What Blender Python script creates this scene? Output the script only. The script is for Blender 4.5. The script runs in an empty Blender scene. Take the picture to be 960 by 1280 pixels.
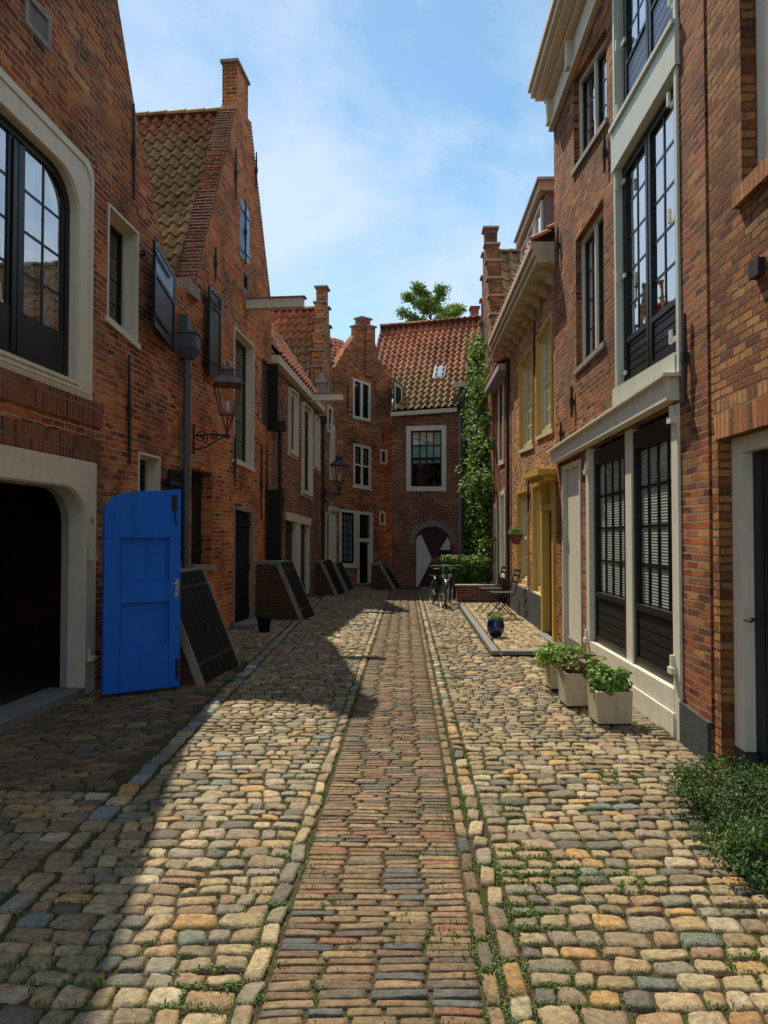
import bpy, bmesh, math, random
from mathutils import Vector, noise
from mathutils.geometry import tessellate_polygon
random.seed(7)
R = math.radians
scn = bpy.context.scene
COL = scn.collection
CAMZ = 1.6
PITCH = R(1.55)
FPX = 960.0

# ------------------------------------------------------------------ helpers
def ray(px, py):
    x = (px - 480) / FPX; y = -(py - 640) / FPX
    c, s = math.cos(PITCH), math.sin(PITCH)
    return Vector((x, c - y * s, s + y * c))

def at(px, py, Y):
    d = ray(px, py); t = Y / d.y
    return Vector((d.x * t, Y, CAMZ + d.z * t))

def gnd(px, py, z=0.0):
    d = ray(px, py); t = (z - CAMZ) / d.z
    return Vector((d.x * t, d.y * t, z))

class Wall:
    """vertical plane; u runs from a to b, n points to the street"""
    def __init__(s, a, b, side):
        s.a = Vector((a[0], a[1])); s.b = Vector((b[0], b[1]))
        s.u = (s.b - s.a).normalized(); s.len = (s.b - s.a).length
        s.n = Vector((s.u.y, -s.u.x))
        if (side == 'L' and s.n.x < 0) or (side == 'R' and s.n.x > 0) or (side == 'B' and s.n.y > 0): s.n = -s.n
    def hit(s, px, py):
        d = ray(px, py); d2 = Vector((d.x, d.y))
        t = s.a.dot(s.n) / d2.dot(s.n)
        p = d2 * t
        return ((p - s.a).dot(s.u), CAMZ + d.z * t)
    def pt(s, u, z, d=0.0):
        p = s.a + s.u * u + s.n * d
        return Vector((p.x, p.y, z))
    def yu(s, Y): return (Y - s.a.y) / s.u.y

class Quad:
    """opening seen between image columns x0, x1; straight vertical sides on its wall"""
    def __init__(s, w, x0, t0, b0, x1, t1, b1):
        s.w = w
        a, b = w.hit(x0, t0), w.hit(x0, b0); c, d = w.hit(x1, t1), w.hit(x1, b1)
        s.u0 = (a[0] + b[0]) / 2; s.u1 = (c[0] + d[0]) / 2
        s.zt0, s.zb0, s.zt1, s.zb1 = a[1], b[1], c[1], d[1]
        s.W = abs(s.u1 - s.u0); s.H = ((s.zt0 - s.zb0) + (s.zt1 - s.zb1)) / 2
    def uz(s, a, t):
        u = s.u0 + (s.u1 - s.u0) * a
        zb = s.zb0 + (s.zb1 - s.zb0) * a; zt = s.zt0 + (s.zt1 - s.zt0) * a
        return (u, zb + (zt - zb) * t)
    def p(s, a, t, d):
        u, z = s.uz(a, t); return s.w.pt(u, z, d)
    def hole(s): return [s.uz(0, 0), s.uz(1, 0), s.uz(1, 1), s.uz(0, 1)]
    def sub(s, a0, a1, t0, t1):
        q = Quad.__new__(Quad); q.w = s.w
        q.u0, q.zb0 = s.uz(a0, t0); q.u1, q.zb1 = s.uz(a1, t0)
        q.zt0 = s.uz(a0, t1)[1]; q.zt1 = s.uz(a1, t1)[1]
        q.W = abs(q.u1 - q.u0); q.H = ((q.zt0 - q.zb0) + (q.zt1 - q.zb1)) / 2
        return q

def rect(w, Y0, Y1, z0, z1):
    q = Quad.__new__(Quad); q.w = w; q.u0 = w.yu(Y0); q.u1 = w.yu(Y1)
    q.zt0 = q.zt1 = z1; q.zb0 = q.zb1 = z0; q.W = abs(q.u1 - q.u0); q.H = z1 - z0
    return q

class MB:
    def __init__(s): s.v = []; s.f = []; s.col = []; s.seg = []
    def add(s, vs, fs, col=None):
        n = len(s.v); s.v += [tuple(x) for x in vs]; s.seg.append((n, len(s.f))); s.f += [tuple(n + i for i in f) for f in fs]
        if col is not None: s.col += [col] * len(vs)
    def hexa(s, p):   # p: 4 bottom/front + 4 top/back
        s.add(p, [(0,1,2,3),(4,5,6,7),(0,1,5,4),(1,2,6,5),(2,3,7,6),(3,0,4,7)])
    def box(s, c, size, rz=0.0, M=None):
        x, y, z = [k / 2 for k in size]; cr, sr = math.cos(rz), math.sin(rz)
        ps = []
        for dz in (-z, z):
            for dx, dy in ((-x,-y),(x,-y),(x,y),(-x,y)):
                ps.append(Vector((c[0] + dx*cr - dy*sr, c[1] + dx*sr + dy*cr, c[2] + dz)))
        s.hexa(ps); return s
    def qb(s, q, a0, a1, t0, t1, d0, d1):
        s.hexa([q.p(a0,t0,d0), q.p(a1,t0,d0), q.p(a1,t1,d0), q.p(a0,t1,d0),
                q.p(a0,t0,d1), q.p(a1,t0,d1), q.p(a1,t1,d1), q.p(a0,t1,d1)])
        return s
    def ring(s, q, w, d0, d1, wt=None, wb=None):
        wt = w if wt is None else wt; wb = w if wb is None else wb
        a = w / q.W; t = wt / q.H; b = wb / q.H
        s.qb(q, 0, a, 0, 1, d0, d1); s.qb(q, 1 - a, 1, 0, 1, d0, d1)
        s.qb(q, a, 1 - a, 1 - t, 1, d0, d1 - .002)
        if wb > 0: s.qb(q, a, 1 - a, 0, b, d0, d1 - .002)
        return s
    def grid(s, q, cols, rows, w, d0, d1, inset=0.0, iw=None):
        a0 = inset / q.W; t0 = inset / q.H
        for i in range(1, cols):
            a = a0 + (1 - 2*a0) * i / cols; h = w / 2 / q.W
            s.qb(q, a - h, a + h, t0, 1 - t0, d0, d1)
        for j in range(1, rows):
            t = t0 + (1 - 2*t0) * j / rows; h = w / 2 / q.H
            s.qb(q, a0, 1 - a0, t - h, t + h, d0 + .003, d1 - .003)
        return s
    def prism(s, w, poly, d0, d1):
        """poly in (u,z) of wall w extruded between depths"""
        n = len(poly)
        tri = tessellate_polygon([[Vector((u, z, 0)) for u, z in poly]])
        v = [w.pt(u, z, d0) for u, z in poly] + [w.pt(u, z, d1) for u, z in poly]
        f = [t for t in tri] + [tuple(i + n for i in t) for t in tri]
        f += [(i, (i + 1) % n, (i + 1) % n + n, i + n) for i in range(n)]
        s.add(v, f); return s
    def tube(s, path, r, seg=8, cap=True):
        path = [Vector(p) for p in path]; n = len(path)
        rs = r if isinstance(r, (list, tuple)) else [r] * n
        up = Vector((0, 0, 1)); vs = []
        prev = None
        for i, p in enumerate(path):
            t = (path[min(i+1, n-1)] - path[max(i-1, 0)]).normalized()
            if prev is None:
                a = t.cross(up if abs(t.z) < .9 else Vector((1, 0, 0))).normalized()
            else:
                a = (prev - t * prev.dot(t)).normalized()
            prev = a; b = t.cross(a)
            for k in range(seg):
                th = 2 * math.pi * k / seg
                vs.append(p + (a * math.cos(th) + b * math.sin(th)) * rs[i])
        fs = []
        for i in range(n - 1):
            for k in range(seg):
                fs.append((i*seg+k, i*seg+(k+1)%seg, (i+1)*seg+(k+1)%seg, (i+1)*seg+k))
        if cap: fs += [tuple(range(seg)), tuple((n-1)*seg + k for k in range(seg))]
        s.add(vs, fs); return s
    def lathe(s, c, prof, seg=20, cap=True):
        vs = []; fs = []
        for r, z in prof:
            for k in range(seg):
                th = 2 * math.pi * (k + .5) / seg
                vs.append((c[0] + r * math.cos(th), c[1] + r * math.sin(th), c[2] + z))
        for i in range(len(prof) - 1):
            for k in range(seg):
                fs.append((i*seg+k, i*seg+(k+1)%seg, (i+1)*seg+(k+1)%seg, (i+1)*seg+k))
        if cap: fs += [tuple(range(seg)), tuple((len(prof)-1)*seg + k for k in range(seg))]
        s.add(vs, fs); return s
    def qp(s, q, a0, a1, t0, t1, d):
        s.add([q.p(a0,t0,d), q.p(a1,t0,d), q.p(a1,t1,d), q.p(a0,t1,d)], [(0,1,2,3)]); return s
    def pieces(s):
        k = len(s.seg)
        if k < 2 or k > 90 or s.col: return None
        ends = [x[0] for x in s.seg[1:]] + [len(s.v)]
        bb = []
        for (a, _), b in zip(s.seg, ends):
            xs = s.v[a:b]; bb.append(([min(p[i] for p in xs) for i in range(3)], [max(p[i] for p in xs) for i in range(3)]))
        sz = [max(h[i] - l[i] for i in range(3)) for l, h in bb]; par = list(range(k))
        def root(i):
            while par[i] != i: i = par[i]
            return i
        for i in range(k):
            for j in range(i + 1, k):
                g = math.sqrt(sum(max(0, bb[i][0][m] - bb[j][1][m], bb[j][0][m] - bb[i][1][m]) ** 2 for m in range(3)))
                if g <= max(.02, .5 * max(sz[i], sz[j])) * .97: par[root(j)] = root(i)
        groups = {}
        for i in range(k): groups.setdefault(root(i), []).append(i)
        if len(groups) < 2: return None
        out = []; fe = [x[1] for x in s.seg[1:]] + [len(s.f)]
        for ids in groups.values():
            m = MB()
            for i in ids:
                a, fa = s.seg[i]; m.add(s.v[a:ends[i]], [tuple(x - a for x in f) for f in s.f[fa:fe[i]]])
            out.append(m)
        return out
    def build(s, name, mat, parent=None, smooth=False, bevel=0, uvw=None, recalc=True, label=None):
        if parent is not None:
            ps = s.pieces()
            if ps:
                first = None
                for p in ps:
                    o = p.build(name, mat, parent, smooth, bevel, uvw, recalc, label)
                    first = first or o
                return first
        off = Vector((0, 0, 0)); p = parent
        while p is not None: off += p.location; p = p.parent
        me = bpy.data.meshes.new(name)
        me.from_pydata([(x - off.x, y - off.y, z - off.z) for x, y, z in s.v], [], s.f)
        if s.col and len(s.col) == len(s.v):
            a = me.color_attributes.new('tint', 'FLOAT_COLOR', 'POINT')
            flat = []
            for c in s.col: flat += [c[0], c[1], c[2], 1.0]
            a.data.foreach_set('color', flat)
        if recalc:
            bm = bmesh.new(); bm.from_mesh(me); bmesh.ops.recalc_face_normals(bm, faces=bm.faces); bm.to_mesh(me); bm.free()
        if uvw is not None:    # wall-space uv in metres
            w = uvw; l = me.uv_layers.new(name='UVMap')
            for poly in me.polygons:
                nr = poly.normal
                nn = abs(nr.x * w.n.x + nr.y * w.n.y)
                for li in poly.loop_indices:
                    co = me.vertices[me.loops[li].vertex_index].co + off
                    q = Vector((co.x, co.y)) - w.a
                    if abs(nr.z) > .7 and nn < .7: l.data[li].uv = (q.dot(w.u), q.dot(w.n))
                    elif nn > .5: l.data[li].uv = (q.dot(w.u), co.z)
                    else: l.data[li].uv = (q.dot(w.n) + q.dot(w.u) * .37 * 0, co.z)
        if smooth:
            me.polygons.foreach_set('use_smooth', [True] * len(me.polygons))
        me.materials.append(mat)
        o = bpy.data.objects.new(name, me); COL.objects.link(o)
        if parent is not None: o.parent = parent
        if bevel:
            m = o.modifiers.new('bev', 'BEVEL'); m.width = bevel; m.segments = 2; m.limit_method = 'ANGLE'
        if label: o['label'] = label
        return o

def thing(name, label, cat, loc=(0, 0, 0), group=None):
    o = bpy.data.objects.new(name, None); COL.objects.link(o)
    o.location = loc; o.empty_display_size = .2
    o['label'] = label; o['category'] = cat
    if group: o['group'] = group
    return o
def tag(o, label, cat, group=None, kind=None):
    o['label'] = label
    if cat: o['category'] = cat
    if group: o['group'] = group
    if kind: o['kind'] = kind
    return o
def struct(o): o['kind'] = 'structure'; return o

# ------------------------------------------------------------------ materials
def newmat(name):
    m = bpy.data.materials.new(name); m.use_nodes = True
    nt = m.node_tree; b = nt.nodes['Principled BSDF']
    return m, nt, b
def nd(nt, t, **kw):
    n = nt.nodes.new(t)
    for k, v in kw.items():
        if k in n.inputs: n.inputs[k].default_value = v
        else: setattr(n, k, v)
    return n
def lk(nt, a, b): nt.links.new(a, b)
def ramp(nt, stops, interp='LINEAR'):
    r = nt.nodes.new('ShaderNodeValToRGB'); cr = r.color_ramp; cr.interpolation = interp
    while len(cr.elements) < len(stops): cr.elements.new(.5)
    for e, (p, c) in zip(cr.elements, stops): e.position = p; e.color = (*c, 1)
    return r
def mixc(nt, a, b, fac, blend='MIX'):
    m = nt.nodes.new('ShaderNodeMix'); m.data_type = 'RGBA'; m.blend_type = blend
    for idx, v in ((6, a), (7, b), (0, fac)):
        if hasattr(v, 'links'): nt.links.new(v, m.inputs[idx])
        elif isinstance(v, tuple): m.inputs[idx].default_value = (*v, 1)
        else: m.inputs[idx].default_value = v
    return m.outputs[2]

def brick_mat(name, pal, mortar, bw=.215, bh=.066, ms=.0085, wear=.5, stain=(.10, .08, .05), light=(.50, .33, .18), bump=.9, offset=.5):
    m, nt, b = newmat(name)
    uv = nd(nt, 'ShaderNodeUVMap')
    n1 = nd(nt, 'ShaderNodeTexNoise', Scale=5.0, Detail=3.0); lk(nt, uv.outputs[0], n1.inputs['Vector'])
    sub = nd(nt, 'ShaderNodeVectorMath', operation='SUBTRACT'); lk(nt, n1.outputs['Color'], sub.inputs[0]); sub.inputs[1].default_value = (.5, .5, .5)
    sc = nd(nt, 'ShaderNodeVectorMath', operation='SCALE'); lk(nt, sub.outputs[0], sc.inputs[0]); sc.inputs['Scale'].default_value = .03
    ad = nd(nt, 'ShaderNodeVectorMath', operation='ADD'); lk(nt, uv.outputs[0], ad.inputs[0]); lk(nt, sc.outputs[0], ad.inputs[1])
    n1b = nd(nt, 'ShaderNodeTexNoise', Scale=34.0, Detail=3.0); lk(nt, uv.outputs[0], n1b.inputs['Vector'])
    sb_ = nd(nt, 'ShaderNodeVectorMath', operation='SUBTRACT'); lk(nt, n1b.outputs['Color'], sb_.inputs[0]); sb_.inputs[1].default_value = (.5, .5, .5)
    scb = nd(nt, 'ShaderNodeVectorMath', operation='SCALE'); lk(nt, sb_.outputs[0], scb.inputs[0]); scb.inputs['Scale'].default_value = .017
    ad2 = nd(nt, 'ShaderNodeVectorMath', operation='ADD'); lk(nt, ad.outputs[0], ad2.inputs[0]); lk(nt, scb.outputs[0], ad2.inputs[1]); ad = ad2
    bt = nd(nt, 'ShaderNodeTexBrick'); bt.offset = offset; bt.squash = 1.0
    bt.inputs['Scale'].default_value = 1; bt.inputs['Brick Width'].default_value = bw; bt.inputs['Row Height'].default_value = bh
    bt.inputs['Mortar Size'].default_value = ms; bt.inputs['Mortar Smooth'].default_value = .35; bt.inputs['Bias'].default_value = 0
    bt.inputs['Color1'].default_value = (0, 0, 0, 1); bt.inputs['Color2'].default_value = (1, 1, 1, 1); bt.inputs['Mortar'].default_value = (.5, .5, .5, 1)
    lk(nt, ad.outputs[0], bt.inputs['Vector'])
    rp = ramp(nt, [((i + .0) / len(pal), c) for i, c in enumerate(pal)]); lk(nt, bt.outputs['Color'], rp.inputs[0])
    # large patches + fine grain
    n2 = nd(nt, 'ShaderNodeTexNoise', Scale=1.3, Detail=6.0, Roughness=.65); lk(nt, uv.outputs[0], n2.inputs['Vector'])
    r2 = ramp(nt, [(.46, (0, 0, 0)), (.64, (1, 1, 1))]); lk(nt, n2.outputs[0], r2.inputs[0])
    mw = nd(nt, 'ShaderNodeMath', operation='MULTIPLY'); lk(nt, r2.outputs[0], mw.inputs[0]); mw.inputs[1].default_value = wear
    c1 = mixc(nt, rp.outputs[0], stain, mw.outputs[0])
    n3 = nd(nt, 'ShaderNodeTexNoise', Scale=30.0, Detail=6.0, Roughness=.75); lk(nt, uv.outputs[0], n3.inputs['Vector'])
    r3 = ramp(nt, [(.52, (0, 0, 0)), (.74, (1, 1, 1))]); lk(nt, n3.outputs[0], r3.inputs[0])
    m3 = nd(nt, 'ShaderNodeMath', operation='MULTIPLY'); lk(nt, r3.outputs[0], m3.inputs[0]); m3.inputs[1].default_value = .55
    c2 = mixc(nt, c1, light, m3.outputs[0])
    n4 = nd(nt, 'ShaderNodeTexNoise', Scale=.9, Detail=5.0, Roughness=.6); lk(nt, uv.outputs[0], n4.inputs['Vector'])
    r4 = ramp(nt, [(.33, (.55, .50, .48)), (.7, (1.3, 1.25, 1.15))]); lk(nt, n4.outputs[0], r4.inputs[0])
    c2 = mixc(nt, c2, r4.outputs[0], 1.0, 'MULTIPLY')
    hv = nd(nt, 'ShaderNodeHueSaturation'); hv.inputs['Saturation'].default_value = 1.03; hv.inputs['Value'].default_value = 1.1; hv.inputs['Hue'].default_value = .495; lk(nt, c2, hv.inputs['Color']); c2 = hv.outputs[0]
    mo = mixc(nt, mortar, tuple(x * .35 for x in mortar), r2.outputs[0])
    # smeared pointing: patches where old mortar spreads over the brick faces
    n6 = nd(nt, 'ShaderNodeTexNoise', Scale=.8, Detail=4.0, Roughness=.6); mp6 = nd(nt, 'ShaderNodeMapping'); mp6.inputs['Location'].default_value = (7, 3, 0); lk(nt, uv.outputs[0], mp6.inputs[0]); lk(nt, mp6.outputs[0], n6.inputs['Vector'])
    r6 = ramp(nt, [(.50, (0, 0, 0)), (.62, (1, 1, 1))]); lk(nt, n6.outputs[0], r6.inputs[0])
    n7 = nd(nt, 'ShaderNodeTexNoise', Scale=17.0, Detail=7.0, Roughness=.75); lk(nt, uv.outputs[0], n7.inputs['Vector'])
    r7 = ramp(nt, [(.50, (0, 0, 0)), (.60, (1, 1, 1))]); lk(nt, n7.outputs[0], r7.inputs[0])
    m67 = nd(nt, 'ShaderNodeMath', operation='MULTIPLY'); lk(nt, r6.outputs[0], m67.inputs[0]); lk(nt, r7.outputs[0], m67.inputs[1])
    m68 = nd(nt, 'ShaderNodeMath', operation='MULTIPLY'); lk(nt, m67.outputs[0], m68.inputs[0]); m68.inputs[1].default_value = .7
    c2 = mixc(nt, c2, tuple(x * .8 for x in mortar), m68.outputs[0])
    c3 = mixc(nt, c2, mo, bt.outputs['Fac'])
    lk(nt, c3, b.inputs['Base Color']); b.inputs['Roughness'].default_value = .92
    b.inputs['Specular IOR Level'].default_value = .15
    hm = nd(nt, 'ShaderNodeMath', operation='MULTIPLY_ADD'); lk(nt, bt.outputs['Fac'], hm.inputs[0]); hm.inputs[1].default_value = -1.0
    lk(nt, n3.outputs[0], hm.inputs[2])
    h2 = nd(nt, 'ShaderNodeMath', operation='MULTIPLY_ADD'); lk(nt, bt.outputs['Color'], h2.inputs[0]); h2.inputs[1].default_value = .35; lk(nt, hm.outputs[0], h2.inputs[2])
    bp = nd(nt, 'ShaderNodeBump', Strength=bump, Distance=.02); lk(nt, h2.outputs[0], bp.inputs['Height']); lk(nt, bp.outputs[0], b.inputs['Normal'])
    return m

def paint(name, c, rough=.5, dirt=.35, spec=.4, dirtc=None, bump=.15, scale=6.0, chips=None):
    m, nt, b = newmat(name)
    tc = nd(nt, 'ShaderNodeTexCoord')
    n = nd(nt, 'ShaderNodeTexNoise', Scale=scale, Detail=7.0, Roughness=.7); lk(nt, tc.outputs['Object'], n.inputs['Vector'])
    r = ramp(nt, [(.45, (0, 0, 0)), (.75, (1, 1, 1))]); lk(nt, n.outputs[0], r.inputs[0])
    mm = nd(nt, 'ShaderNodeMath', operation='MULTIPLY'); lk(nt, r.outputs[0], mm.inputs[0]); mm.inputs[1].default_value = dirt
    dc = dirtc or tuple(x * .45 for x in c)
    cc = mixc(nt, c, dc, mm.outputs[0])
    mp = nd(nt, 'ShaderNodeMapping'); mp.inputs['Scale'].default_value = (14, 14, .9); lk(nt, tc.outputs['Object'], mp.inputs[0])
    ns = nd(nt, 'ShaderNodeTexNoise', Scale=1.0, Detail=5.0, Roughness=.65); lk(nt, mp.outputs[0], ns.inputs['Vector'])
    rs = ramp(nt, [(.5, (0, 0, 0)), (.78, (1, 1, 1))]); lk(nt, ns.outputs[0], rs.inputs[0])
    ms_ = nd(nt, 'ShaderNodeMath', operation='MULTIPLY'); lk(nt, rs.outputs[0], ms_.inputs[0]); ms_.inputs[1].default_value = min(1, dirt * 1.3)
    cc = mixc(nt, cc, tuple(x * .7 for x in dc), ms_.outputs[0])
    if chips:
        nc_ = nd(nt, 'ShaderNodeTexNoise', Scale=16.0, Detail=8.0, Roughness=.8); lk(nt, tc.outputs['Object'], nc_.inputs['Vector'])
        rc = ramp(nt, [(.66, (0, 0, 0)), (.68, (1, 1, 1))]); lk(nt, nc_.outputs[0], rc.inputs[0])
        cc = mixc(nt, cc, chips, rc.outputs[0])
    lk(nt, cc, b.inputs['Base Color'])
    rr = nd(nt, 'ShaderNodeMath', operation='MULTIPLY_ADD'); lk(nt, n.outputs[0], rr.inputs[0]); rr.inputs[1].default_value = .3; rr.inputs[2].default_value = rough - .15
    lk(nt, rr.outputs[0], b.inputs['Roughness']); b.inputs['Specular IOR Level'].default_value = spec
    n2 = nd(nt, 'ShaderNodeTexNoise', Scale=40.0, Detail=4.0); lk(nt, tc.outputs['Object'], n2.inputs['Vector'])
    bp = nd(nt, 'ShaderNodeBump', Strength=bump, Distance=.01); lk(nt, n2.outputs[0], bp.inputs['Height']); lk(nt, bp.outputs[0], b.inputs['Normal'])
    return m

def tint_mat(name, rough=.85, spec=.25, nscale=30.0, bump=.5, var=.35, trans=0.0, moss=None, dist=.01):
    m, nt, b = newmat(name)
    at_ = nd(nt, 'ShaderNodeAttribute', attribute_name='tint')
    tc = nd(nt, 'ShaderNodeTexCoord')
    n = nd(nt, 'ShaderNodeTexNoise', Scale=nscale, Detail=6.0, Roughness=.7); lk(nt, tc.outputs['Object'], n.inputs['Vector'])
    r = ramp(nt, [(.3, (1 - var,) * 3), (.7, (1 + var,) * 3)]); lk(nt, n.outputs[0], r.inputs[0])
    c = mixc(nt, at_.outputs['Color'], r.outputs[0], 1.0, 'MULTIPLY')
    if moss:
        n5 = nd(nt, 'ShaderNodeTexNoise', Scale=3.0, Detail=6.0, Roughness=.7); lk(nt, tc.outputs['Object'], n5.inputs['Vector'])
        r5 = ramp(nt, [(.55, (0, 0, 0)), (.68, (1, 1, 1))]); lk(nt, n5.outputs[0], r5.inputs[0])
        m5 = nd(nt, 'ShaderNodeMath', operation='MULTIPLY'); lk(nt, r5.outputs[0], m5.inputs[0]); m5.inputs[1].default_value = .5
        c = mixc(nt, c, moss, m5.outputs[0])
    lk(nt, c, b.inputs['Base Color']); b.inputs['Roughness'].default_value = rough; b.inputs['Specular IOR Level'].default_value = spec
    if bump:
        bp = nd(nt, 'ShaderNodeBump', Strength=bump, Distance=dist); lk(nt, n.outputs[0], bp.inputs['Height']); lk(nt, bp.outputs[0], b.inputs['Normal'])
    if trans:
        tr = nd(nt, 'ShaderNodeBsdfTranslucent'); lk(nt, c, tr.inputs['Color'])
        mx = nd(nt, 'ShaderNodeMixShader'); mx.inputs[0].default_value = trans
        lk(nt, b.outputs[0], mx.inputs[1]); lk(nt, tr.outputs[0], mx.inputs[2])
        lk(nt, mx.outputs[0], nt.nodes['Material Output'].inputs['Surface'])
    return m

def glass_mat(name, refl=.12, tint=(.75, .85, .9)):
    m, nt, b = newmat(name); nt.nodes.remove(b)
    tr = nd(nt, 'ShaderNodeBsdfTransparent'); tr.inputs[0].default_value = (*tint, 1)
    gl = nd(nt, 'ShaderNodeBsdfGlossy'); gl.inputs['Roughness'].default_value = .015; gl.inputs['Color'].default_value = (1, 1, 1, 1)
    tc = nd(nt, 'ShaderNodeTexCoord'); n = nd(nt, 'ShaderNodeTexNoise', Scale=2.2, Detail=1.0); lk(nt, tc.outputs['Object'], n.inputs['Vector'])
    bp = nd(nt, 'ShaderNodeBump', Strength=.12, Distance=.05); lk(nt, n.outputs[0], bp.inputs['Height']); lk(nt, bp.outputs[0], gl.inputs['Normal'])
    fr = nd(nt, 'ShaderNodeLayerWeight', Blend=.5)
    pw_ = nd(nt, 'ShaderNodeMath', operation='POWER'); lk(nt, fr.outputs['Facing'], pw_.inputs[0]); pw_.inputs[1].default_value = 4.0
    ma = nd(nt, 'ShaderNodeMath', operation='MULTIPLY_ADD'); lk(nt, pw_.outputs[0], ma.inputs[0]); ma.inputs[1].default_value = .75; ma.inputs[2].default_value = refl
    ma.use_clamp = True
    mx = nd(nt, 'ShaderNodeMixShader'); lk(nt, ma.outputs[0], mx.inputs[0]); lk(nt, tr.outputs[0], mx.inputs[1]); lk(nt, gl.outputs[0], mx.inputs[2])
    lk(nt, mx.outputs[0], nt.nodes['Material Output'].inputs['Surface'])
    return m

M = {}
M['brickA'] = brick_mat('brick_orange', [(.05,.022,.014),(.42,.10,.032),(.54,.18,.05),(.44,.115,.034),(.60,.27,.09),(.18,.048,.02),(.34,.08,.03)], (.44,.35,.23), wear=.5, stain=(.06,.045,.03))
M['brickA2'] = brick_mat('brick_red_orange', [(.07,.026,.015),(.54,.13,.038),(.64,.20,.055),(.54,.14,.04),(.68,.30,.10),(.26,.065,.025),(.58,.17,.05)], (.50,.40,.26), wear=.45, stain=(.10,.06,.035))
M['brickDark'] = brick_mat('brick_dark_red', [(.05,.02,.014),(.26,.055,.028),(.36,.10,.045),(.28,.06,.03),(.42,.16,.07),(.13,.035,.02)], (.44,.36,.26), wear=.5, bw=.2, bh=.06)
M['brickR'] = brick_mat('brick_brown_red', [(.05,.02,.014),(.25,.062,.028),(.40,.14,.05),(.28,.075,.033),(.46,.22,.085),(.15,.04,.022)], (.30,.22,.14), wear=.5, light=(.44,.30,.17), bh=.058)
M['brickY'] = brick_mat('brick_yellow_brown', [(.09,.035,.018),(.42,.14,.05),(.56,.28,.10),(.48,.18,.06),(.62,.38,.16),(.28,.09,.035)], (.46,.36,.23), wear=.4, light=(.52,.38,.2), bh=.058)
M['brickN'] = brick_mat('brick_tan', [(.10,.04,.02),(.28,.11,.045),(.42,.20,.075),(.34,.14,.055),(.44,.24,.10),(.22,.075,.035)], (.13,.09,.055), wear=.35, light=(.5,.30,.13), bh=.058, bw=.19)
M['brickDarkest'] = brick_mat('brick_darkest', [(.04,.02,.014),(.11,.04,.022),(.15,.06,.03),(.12,.045,.025)], (.12,.10,.075), wear=.6, light=(.16,.12,.07), bh=.06)  # darkest brown brick palette: hatch cheeks, L1 body, one niche
M['brickV'] = brick_mat('brick_soldier', [(.16,.06,.03),(.36,.14,.06),(.50,.25,.10),(.44,.18,.07),(.52,.3,.13)], (.22,.16,.1), bw=.066, bh=.24, offset=0, wear=.2)
M['brickVd'] = brick_mat('brick_soldier_dark', [(.1,.035,.02),(.24,.08,.035),(.34,.12,.05),(.28,.09,.04)], (.24,.19,.14), bw=.062, bh=.22, offset=0, wear=.4)
M['cream'] = paint('cream_paint', (.63,.56,.42), .55, .28, chips=(.22,.18,.12), dirtc=(.36,.30,.2))
M['white'] = paint('white_paint', (.68,.64,.52), .5, .28, chips=(.22,.18,.12), dirtc=(.38,.34,.26))
M['whitegreen'] = paint('pale_green_white_paint', (.56,.60,.50), .45, .3, dirtc=(.33,.36,.28))
M['greygreen'] = paint('grey_green_paint', (.30,.31,.27), .6, .4)
M['black'] = paint('black_paint', (.007,.008,.007), .38, .3, spec=.25, dirtc=(.016,.016,.014))
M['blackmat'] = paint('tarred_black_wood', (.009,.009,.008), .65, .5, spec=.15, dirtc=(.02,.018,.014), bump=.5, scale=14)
M['green'] = paint('dark_green_paint', (.010,.028,.020), .4, .25, spec=.3, dirtc=(.02,.04,.03))
M['shutter'] = paint('blue_black_paint', (.010,.016,.019), .42, .2, spec=.3, dirtc=(.02,.026,.028))
M['sky_shutter'] = paint('light_blue_paint_and_reflection', (.17,.31,.46), .4, .2)  # attic shutter's own paint; also the painted sky reflection on the near shutter
M['blue'] = paint('bright_blue_paint', (.002,.135,.58), .5, .35, spec=.25, dirtc=(.004,.09,.38), bump=.3, scale=4, chips=(.05,.10,.22))
M['ochre'] = paint('weathered_ochre_paint', (.52,.43,.28), .6, .4, dirtc=(.32,.25,.14))
M['navy'] = paint('slate_blue_paint', (.035,.06,.13), .35, .2, spec=.5)
M['paleyellow'] = paint('pale_yellow_paint', (.62,.48,.19), .5, .25, dirtc=(.4,.28,.1))
M['yellow'] = paint('ochre_yellow_paint', (.60,.38,.07), .5, .3, dirtc=(.30,.18,.04))
M['plinth'] = paint('dark_grey_render', (.065,.07,.07), .85, .5, spec=.2, dirtc=(.03,.03,.03), bump=.4, scale=9)
M['zinc'] = paint('zinc', (.06,.075,.09), .5, .4, spec=.5, dirtc=(.08,.09,.1))
M['lead'] = paint('lead_sheet', (.40,.43,.46), .5, .4)
M['iron'] = paint('wrought_iron', (.014,.012,.011), .55, .5, spec=.4, dirtc=(.05,.025,.015), scale=25)
M['copper'] = paint('brown_lantern_metal', (.075,.04,.035), .45, .4, spec=.5, dirtc=(.03,.02,.02))
M['stone'] = paint('bluestone', (.17,.17,.16), .75, .5, dirtc=(.09,.09,.08), bump=.5, scale=10)
M['sill'] = paint('brown_grey_stone', (.26,.23,.19), .8, .5, bump=.4)
M['planter'] = paint('beige_planter', (.50,.42,.29), .75, .45, spec=.2, dirtc=(.32,.26,.17), bump=.3, scale=9)
M['soil'] = paint('soil', (.035,.025,.017), .95, .4, bump=1)
M['redbrown'] = paint('oxblood_paint', (.055,.014,.010), .6, .3)
M['red'] = paint('red_paint', (.5,.02,.02), .5, .2)
M['brownred'] = paint('red_brown_paint', (.35,.07,.03), .6, .3)
M['terracotta'] = paint('dark_red_pot', (.16,.04,.03), .7, .3)
M['bluepot'] = paint('cobalt_glaze', (.008,.012,.10), .12, .2, spec=.7, dirtc=(.01,.02,.16))
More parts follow.
